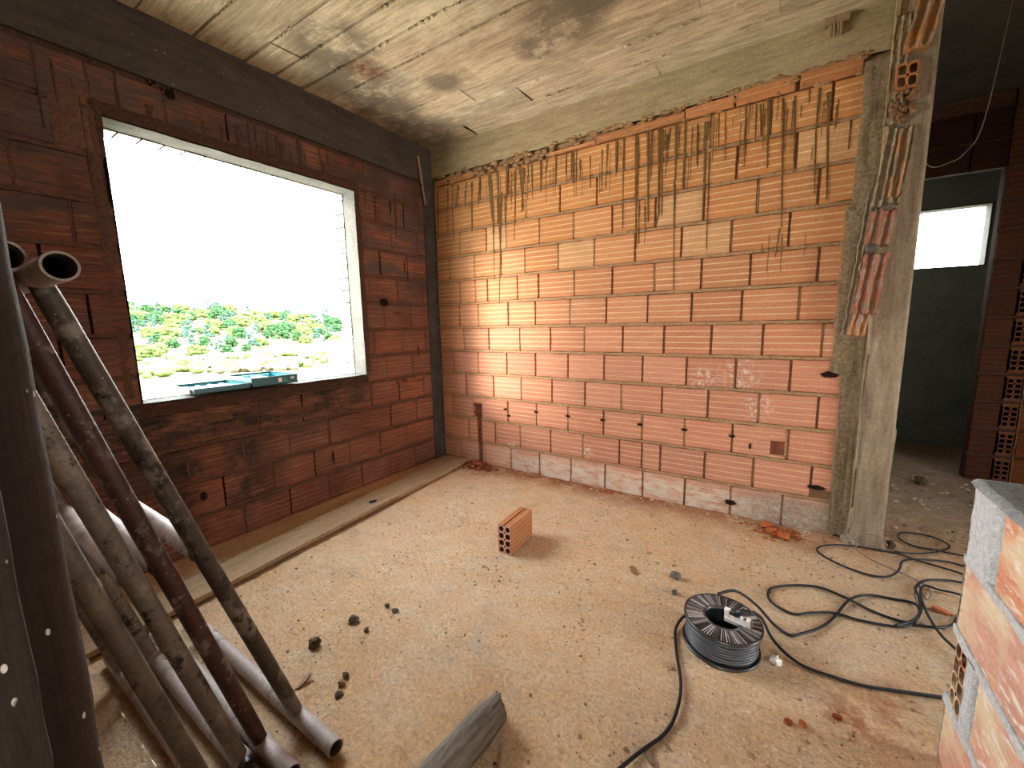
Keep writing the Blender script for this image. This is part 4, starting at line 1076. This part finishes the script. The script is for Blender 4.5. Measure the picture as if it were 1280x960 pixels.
rock(1.37, -2.33, .030, 3, 'clod', 'dark brown jagged clod, the largest on the left floor near the scaffold tubes', 'clod', name='mortar_clod')
rock(1.383, -2.141, .024, 4, 'stone', 'grey-white pointed stone on the floor, further back than the dark clod')
rock(1.489, -2.149, .013, 5, 'stone', 'small grey pebble just right of the grey-white pointed stone', name='pebble', cat='pebble')
rock(1.626, -2.354, .014, 6, 'clod', 'dark round pebble right above the pale square one near the tube end', name='pebble', cat='pebble')
rock(1.646, -2.386, .016, 7, 'crumb', 'pale squarish pebble between two dark pebbles near the tube end', name='pebble', cat='pebble', col=(1.3, 1.25, 1.2))
rock(1.683, -2.422, .017, 8, 'clod', 'dark flat pebble below the pale square one near the tube end', name='pebble', cat='pebble', flat=.5)
rock(1.434, -1.982, .014, 9, 'stone', 'dark little pebble, left one of the pair on the open floor', name='pebble', cat='pebble')
rock(1.497, -1.985, .018, 10, 'stone', 'grey flat pebble, right one of the pair on the open floor', name='pebble', cat='pebble', flat=.5)
shard(1.513, -2.465, .04, .012, 11, 'brown curled chip lying beside the foremost scaffold tube', 'a08a72', .010, .25, 'mortar_chip', 'shard', 'chip')
shard(2.401, -1.054, .034, .018, 12, 'brown curled chip on the floor between the brick and the reel', '8d6a4c', .012, .5, 'clay_chip', 'shard', 'chip')
rock(2.607, -.985, .030, 13, 'stone', 'grey wedge-shaped stone on the floor above the cable reel', flat=.7, col=(1.3, 1.3, 1.3))
rock(2.63, -1.125, .017, 14, 'stone', 'small brown pebble just above the rim of the cable reel', name='pebble', cat='pebble', col=(1.1, .95, .8))
rock(2.715, -1.62, .014, 15, 'crumb', 'pale pebble touching the cable left of the reel', name='pebble', cat='pebble', col=(1.5, 1.45, 1.4))
rock(3.078, -1.359, .024, 16, 'white_pl', 'crumpled white scrap on the floor right of the reel', 'scrap', flat=.5, name='paper_scrap', rough=.8)
for i, (x, y, a, c, lb) in enumerate(((2.999, -.072, .045, .03, 'upper orange shard in the brick heap by the wall foot'), (3.095, -.187, .055, .028, 'long orange shard at the front of the brick heap by the wall foot'), (3.03, -.15, .03, .022, 'small orange shard in the middle of the brick heap by the wall foot'))):
    shard(x, y, a, c, 20 + i, lb, 'c06a3c', .03, .25)
shard(3.724, -.62, .045, .016, 25, 'orange clay shard lying among the cables by the wall stump', 'b9714a', .016, .2)
shard(3.119, -1.651, .016, .012, 26, 'small red-brown shard, left of the pair below the long cable', '9a4d2c', .010)
shard(3.161, -1.635, .018, .012, 27, 'small orange shard, right of the pair below the long cable', 'a5603c', .010)
shard(3.262, -1.54, .018, .012, 28, 'little dark red shard on the red dust below the long cable', '7e3a22', .012)
shard(2.745, -2.02, .012, .035, 29, 'thin brown splinter beside the cable at the bottom edge', '7d6a58', .008, .05, 'wood_splinter', 'shard', 'splinter')
rock(4.05, 1.433, .05, 30, 'clod', 'brownish clod on the hall floor beyond the pillar', 'clod', name='mortar_clod', col=(1.3, 1.2, 1.))
rock(1.801, -.105, .017, 31, 'crumb', 'pale pebble on the red dust at the brick wall foot', name='pebble', cat='pebble')
rock(2.299, -.303, .017, 32, 'crumb', 'pale pebble on bare floor in front of the brick wall, near its middle', name='pebble', cat='pebble', col=(1.4, 1.35, 1.2))
rock(3.645, .02, .03, 33, 'clod', 'dark clod at the right foot of the pillar', 'clod', name='mortar_clod')

# heap of broken clay at the foot of the chase, and general crumbs nobody could count
def heap(name, label, cat, c, rx, ry, n, seed, cols, smin, smax, hh):
    b = MB(); r = random.Random(seed)
    for i in range(n):
        a = r.uniform(0, 2 * PI); q = abs(r.gauss(0, .42)); x = c[0] + rx * q * math.cos(a); y = c[1] + ry * q * math.sin(a)
        if y > -.02: y = -.02 - r.random() * .03
        s = r.uniform(smin, smax); z = hh * max(0, 1 - q) * r.random() + s * .3
        b.lump((x, y, z), (s * r.uniform(.8, 1.6), s, s * r.uniform(.3, .7)), i + seed, shade(lin(r.choice(cols)), r, .2), 0, .7, 1, 6, 4)
    o = b.build(name, M['shard']); tag(o, label, cat, None, 'stuff')
heap('brick_rubble', 'heap of red broken clay under the wall chase in the corner', 'rubble', (.56, -.12), .22, .14, 190, 2, ('8d4b30', 'a4623f', '7a3f2a'), .006, .022, .06)
heap('brick_crumbs', 'red crumbs round the orange shards at the wall foot', 'rubble', (3.06, -.13), .22, .13, 130, 5, ('a8532c', '8f4222', 'b8683c'), .004, .014, .02)
def crumbs():
    b = MB(); r = random.Random(77); cols = ('a08060', 'c7a986', '8a6c50', 'b3906c', 'd8c4a6')
    def one(x, y, s):
        b.lump((x, y, fz(x, y) + s * .3), (s * r.uniform(.8, 1.5), s, s * .6), r.random() * 50, shade(lin(r.choice(cols)), r, .2), 0, .6, 1, 5, 3)
    for i in range(3600):
        x = r.uniform(.5, 4.2); y = r.uniform(-2.7, -.02)
        if nz(x * 1.3, y * 1.3, 5) < -.15: continue
        one(x, y, abs(r.gauss(0, .0024)) + .0012)
    for (cx, cy) in ((1.5, -2.02), (1.2, -1.7), (1.9, -1.95), (1.75, -1.45), (2.2, -1.25), (2.5, -.9), (2.3, -1.6), (2.6, -2.1), (3.0, -.7), (3.3, -.4), (3.3, -1.7), (1.0, -1.0), (2.0, -.35), (2.9, -.35)):
        for i in range(45): one(r.gauss(cx, .09), min(-.03, r.gauss(cy, .09)), abs(r.gauss(0, .003)) + .0015)
    for i in range(260): one(r.uniform(.6, 3.35), -.02 - abs(r.gauss(0, .05)), abs(r.gauss(0, .004)) + .002)
    for i in range(500): one(r.uniform(3.62, 4.9), r.uniform(.1, 1.7), abs(r.gauss(0, .007)) + .003)
    o = b.build('floor_crumbs', M['shard']); tag(o, 'sandy crumbs and grit strewn over the whole floor', 'grit', None, 'stuff')
crumbs()

# ------------------------------------------------------------------ outdoors
CAM = Vector((3.02794, -3.21278, 1.3951))
RIGHT = Vector((.83567, .54889, -.01937)); UP = Vector((-.06235, .12984, .98957)); FWD = Vector((-.54568, .82575, -.14272)); FPX = 516.947
def bear(px, d):
    """a place d metres out, in the direction seen through the window"""
    v = FWD + RIGHT * ((px - 640) / FPX) + UP * ((480 - 415) / FPX); v.z = 0; v.normalize()
    return CAM.x + v.x * d, CAM.y + v.y * d
GZ = -2.2
def hill(x, y):
    d = math.hypot(x - CAM.x, y - CAM.y)
    px_t = math.atan2(y - CAM.y, -(x - CAM.x))       # bearing
    k = max(0, min(1, (.86 - px_t) / .45))
    t = max(0, min(1, (d - 85) / 110)); t = t * t * (3 - 2 * t)
    return GZ - 1.2 * max(0, min(1, (d - 20) / 50)) + t * (.8 + 10.5 * k ** 1.1) + .25 * nz(x * .06, y * .06, 1)
def build_outside():
    g = N('meadow_ground', .95, .1)
    n1 = g.noise(.12, 6, .7); n2 = g.noise(1.2, 6, .75)
    col = g.mx(g.ramp(n1, .38, .62), lin('585e32'), lin('6c684b')); col = g.mx(g.ramp(n2, .45, .68), col, lin('857f69'))
    mt = g.out(col, n2, .6, .2)
    b = MB(); rows = []
    for i in range(46):
        a = -.25 + 1.75 * i / 45
        rows.append([(-.3 - d * math.cos(a), -1.7 + d * math.sin(a), hill(-.3 - d * math.cos(a), -1.7 + d * math.sin(a))) for d in (.0, 4, 9, 15, 22, 30, 40, 52, 66, 80, 95, 110, 130, 150, 175, 205, 240)])
    b.grid(rows, WHITE, 0, True)
    b.face([(-.25, -30, GZ - .3), (12, -30, GZ - .3), (12, 30, GZ - .3), (-.25, 30, GZ - .3)])
    struct(b.build('ground', mt))
    def foliage(name, a, c):
        g = N(name, .8, .2); n = g.noise(1.1, 5, .75); n2 = g.noise(6, 3, .7)
        col = g.mx(g.ramp(n, .35, .65), lin(a), lin(c)); col = g.mx(1., col, g.ramp(n2, .3, .7, (.6, .6, .6), (1.25, 1.25, 1.25)), 'MULTIPLY')
        return g.out(col, n2, .8, .3)
    FM = [foliage('leaf_green', '284d2b', '4b7040'), foliage('leaf_blue_green', '345649', '587563'), foliage('leaf_yellow_green', '556c2f', '7c8b4e'), foliage('leaf_dry', '706d50', '8b8672')]
    bark = m_plain('bark', '8a7d6c', .9, .2, .2, 0, 5)
    def crown(seed, w, h, nb, airy):
        b = MB(); r = random.Random(seed)
        for i in range(nb):
            a = r.uniform(0, 2 * PI); q = w * .55 * math.sqrt(r.random()); z = h * r.uniform(.3, .95); s = w * r.uniform(.11, .22) * (1.1 - .45 * z / h)
            c = (q * math.cos(a) * (1.2 - .6 * z / h), q * math.sin(a) * (1.2 - .6 * z / h), z)
            b.lump(c, (s, s, s * .75), i + seed, WHITE, 0, .55, 1, 9, 6, True, 2.2)
            for k in range(airy):
                d = Vector((r.gauss(0, 1), r.gauss(0, 1), r.gauss(.3, 1))).normalized(); p = Vector(c) + d * s * r.uniform(.9, 1.25); t = d.orthogonal().normalized() * r.uniform(.08, .2); e = d.cross(t).normalized() * t.length * .7
                b.face([p - t, p + e, p + t, p - e])
        return b
    protos = []
    for i, (w, h, nb, ai) in enumerate(((5.5, 6.5, 34, 22), (4.2, 7.5, 28, 22), (7.0, 5.5, 38, 22), (3.0, 6.8, 20, 26))):
        t = thing('tree', (0, 0, -50), 'green tree in the woods on the slope seen through the window', 'tree', 'trees on the slope outside')
        crown(50 + i, w, h, nb, ai).build('crown', FM[i if i < 3 else 1], t)
        k = MB(); k.tube([(0, 0, -.6), (.1, 0, h * .3), (0, .1, h * .7)], [.2, .14, .06], 8); k.build('trunk', bark, t)
        protos.append(t)
    used = [False] * 4
    r = random.Random(12)
    def put(i, x, y, s, sz, label=None):
        if not used[i]: o = protos[i]; used[i] = True
        else:
            o = protos[i].copy(); C.objects.link(o)
            for ch in protos[i].children:
                c = ch.copy(); C.objects.link(c); c.parent = o
        o.location = (x, y, hill(x, y)); o.rotation_euler = (0, 0, r.uniform(0, 6)); o.scale = (s, s, sz)
        if label: o['label'] = label; o['group'] = 'tree above the woods'
        return o
    tspots = []
    for row, (d, cnt, s0) in enumerate(((98, 44, .40), (110, 54, .46), (122, 56, .50), (136, 60, .54), (152, 60, .58), (170, 60, .6))):
        for k in range(cnt):
            px = 60 + 400 * (k + r.uniform(-.4, .4)) / cnt
            if row < 1 and px > 330: continue
            x, y = bear(px, d + r.uniform(-7, 7)); s = s0 * r.uniform(.75, 1.15)
            if any(math.hypot(x - a, y - b) < 2.9 for a, b in tspots): continue
            tspots.append((x, y))
            put(r.choice((0, 0, 1, 2, 2, 3)), x, y, s, s * r.uniform(.8, 1.1))
    # shrubs on the meadow
    sp = []
    for i in range(2):
        t = thing('shrub', (0, 0, -50), 'low yellow-green shrub on the meadow seen through the window', 'shrub', 'shrubs on the meadow outside')
        b = MB(); rr = random.Random(80 + i)
        for k in range(9): b.lump((rr.gauss(0, .7), rr.gauss(0, .7), rr.uniform(.2, .7)), (.55, .55, .45), k + i * 9, WHITE, 0, .6, 1, 8, 5, True, 2.5)
        b.build('leaves', FM[2 if i == 0 else 3], t); k = MB(); k.tube([(0, 0, -.3), (0, .05, .4)], [.07, .04], 6); k.build('stem', bark, t); sp.append(t)
    u2 = [False, False]
    spots = []
    for k in range(900):
        px = r.uniform(90, 430); d = r.uniform(50, 94); x, y = bear(px, d); i = r.choice((0, 0, 1))
        if len(spots) >= 150 or any(math.hypot(x - a, y - b) < 3.1 for a, b in spots): continue
        spots.append((x, y))
        if u2[i]:
            o = sp[i].copy(); C.objects.link(o)
            for ch in sp[i].children: c = ch.copy(); C.objects.link(c); c.parent = o
        else: o = sp[i]; u2[i] = True
        s = r.uniform(.5, .95); o.location = (x, y, hill(x, y)); o.scale = (s * 1.3, s * 1.3, s); o.rotation_euler = (0, 0, r.uniform(0, 6))
    # white wall of the neighbouring plot
    x0, y0 = bear(409, 20.5); x1, y1 = bear(520, 22)
    d = Vector((x1 - x0, y1 - y0, 0)); ang = math.atan2(d.y, d.x)
    b = MB(); b.box((0, 0, -1.5), (d.length, .2, 2.98)); b.box((-.03, -.03, 2.98), (d.length, .23, 3.05))
    o = b.build('boundary_wall', M['facade'], None, (x0, y0, GZ), (0, 0, ang)); tag(o, 'white plastered boundary wall outside at the right of the window view', 'wall'); o['kind'] = 'structure'
build_outside()

# ------------------------------------------------------------------ light
W = bpy.data.worlds.new('overcast_sky'); bpy.context.scene.world = W; W.use_nodes = True
wt = W.node_tree; bg = wt.nodes['Background']
tc = wt.nodes.new('ShaderNodeTexCoord'); sx = wt.nodes.new('ShaderNodeSeparateXYZ'); rp = wt.nodes.new('ShaderNodeValToRGB')
wt.links.new(tc.outputs['Generated'], sx.inputs[0]); wt.links.new(sx.outputs[2], rp.inputs[0])
e = rp.color_ramp.elements; e[0].position = 0.0; e[0].color = (1, .97, .92, 1); e[1].position = .7; e[1].color = (.80, .90, 1, 1)
wt.links.new(rp.outputs[0], bg.inputs[0]); bg.inputs[1].default_value = 7.0
sl = bpy.data.lights.new('hazy_sun', 'SUN'); sl.energy = 2.9; sl.angle = math.radians(17); sl.color = (1, .95, .86)
so = bpy.data.objects.new('hazy_sun', sl); C.objects.link(so); so.rotation_euler = Vector((.60, 1.0, -.29)).to_track_quat('-Z', 'Y').to_euler()
def portal(name, loc, rot, sx_, sy_):
    l = bpy.data.lights.new(name, 'AREA'); l.shape = 'RECTANGLE'; l.size = sx_; l.size_y = sy_; l.energy = 1
    l.cycles.is_portal = True
    o = bpy.data.objects.new(name, l); C.objects.link(o); o.location = loc; o.rotation_euler = rot
portal('window_daylight', (-.28, (WY0 + WY1) / 2, (WZ0 + WZ1) / 2), (0, math.radians(-90), 0), 1.56, 1.56)
portal('hall_window_daylight', (4.31, 3.16, 2.19), (math.radians(-90), 0, 0), .74, .64)
portal('passage_fill_portal', ((BACK_FILL_OPEN[0] + BACK_FILL_OPEN[1]) / 2, -4.86, BACK_FILL_OPEN[2] / 2), (math.radians(90), 0, 0), BACK_FILL_OPEN[1] - BACK_FILL_OPEN[0], BACK_FILL_OPEN[2])
portal('hall_fill_portal', (5.77, (HALL_FILL_OPEN[0] + HALL_FILL_OPEN[1]) / 2, HALL_FILL_OPEN[2] / 2), (0, math.radians(90), 0), HALL_FILL_OPEN[2], HALL_FILL_OPEN[1] - HALL_FILL_OPEN[0])

# ------------------------------------------------------------------ camera and view
cam = bpy.data.cameras.new('camera'); co = bpy.data.objects.new('camera', cam); C.objects.link(co)
cam.sensor_width = 36; cam.sensor_fit = 'HORIZONTAL'; cam.lens = FPX / 1280 * 36; cam.clip_start = .02; cam.clip_end = 1000
mw = Matrix((RIGHT, UP, -FWD)).transposed().to_4x4(); mw.translation = CAM; co.matrix_world = mw
sc = bpy.context.scene; sc.camera = co
sc.view_settings.view_transform = 'Standard'; sc.view_settings.look = 'None'; sc.view_settings.gamma = 1; sc.view_settings.exposure = 1.66
sc.view_settings.use_curve_mapping = False
sc.cycles.max_bounces = 10; sc.cycles.diffuse_bounces = 8; sc.cycles.caustics_reflective = False; sc.cycles.caustics_refractive = False
sc.cycles.use_denoising = True
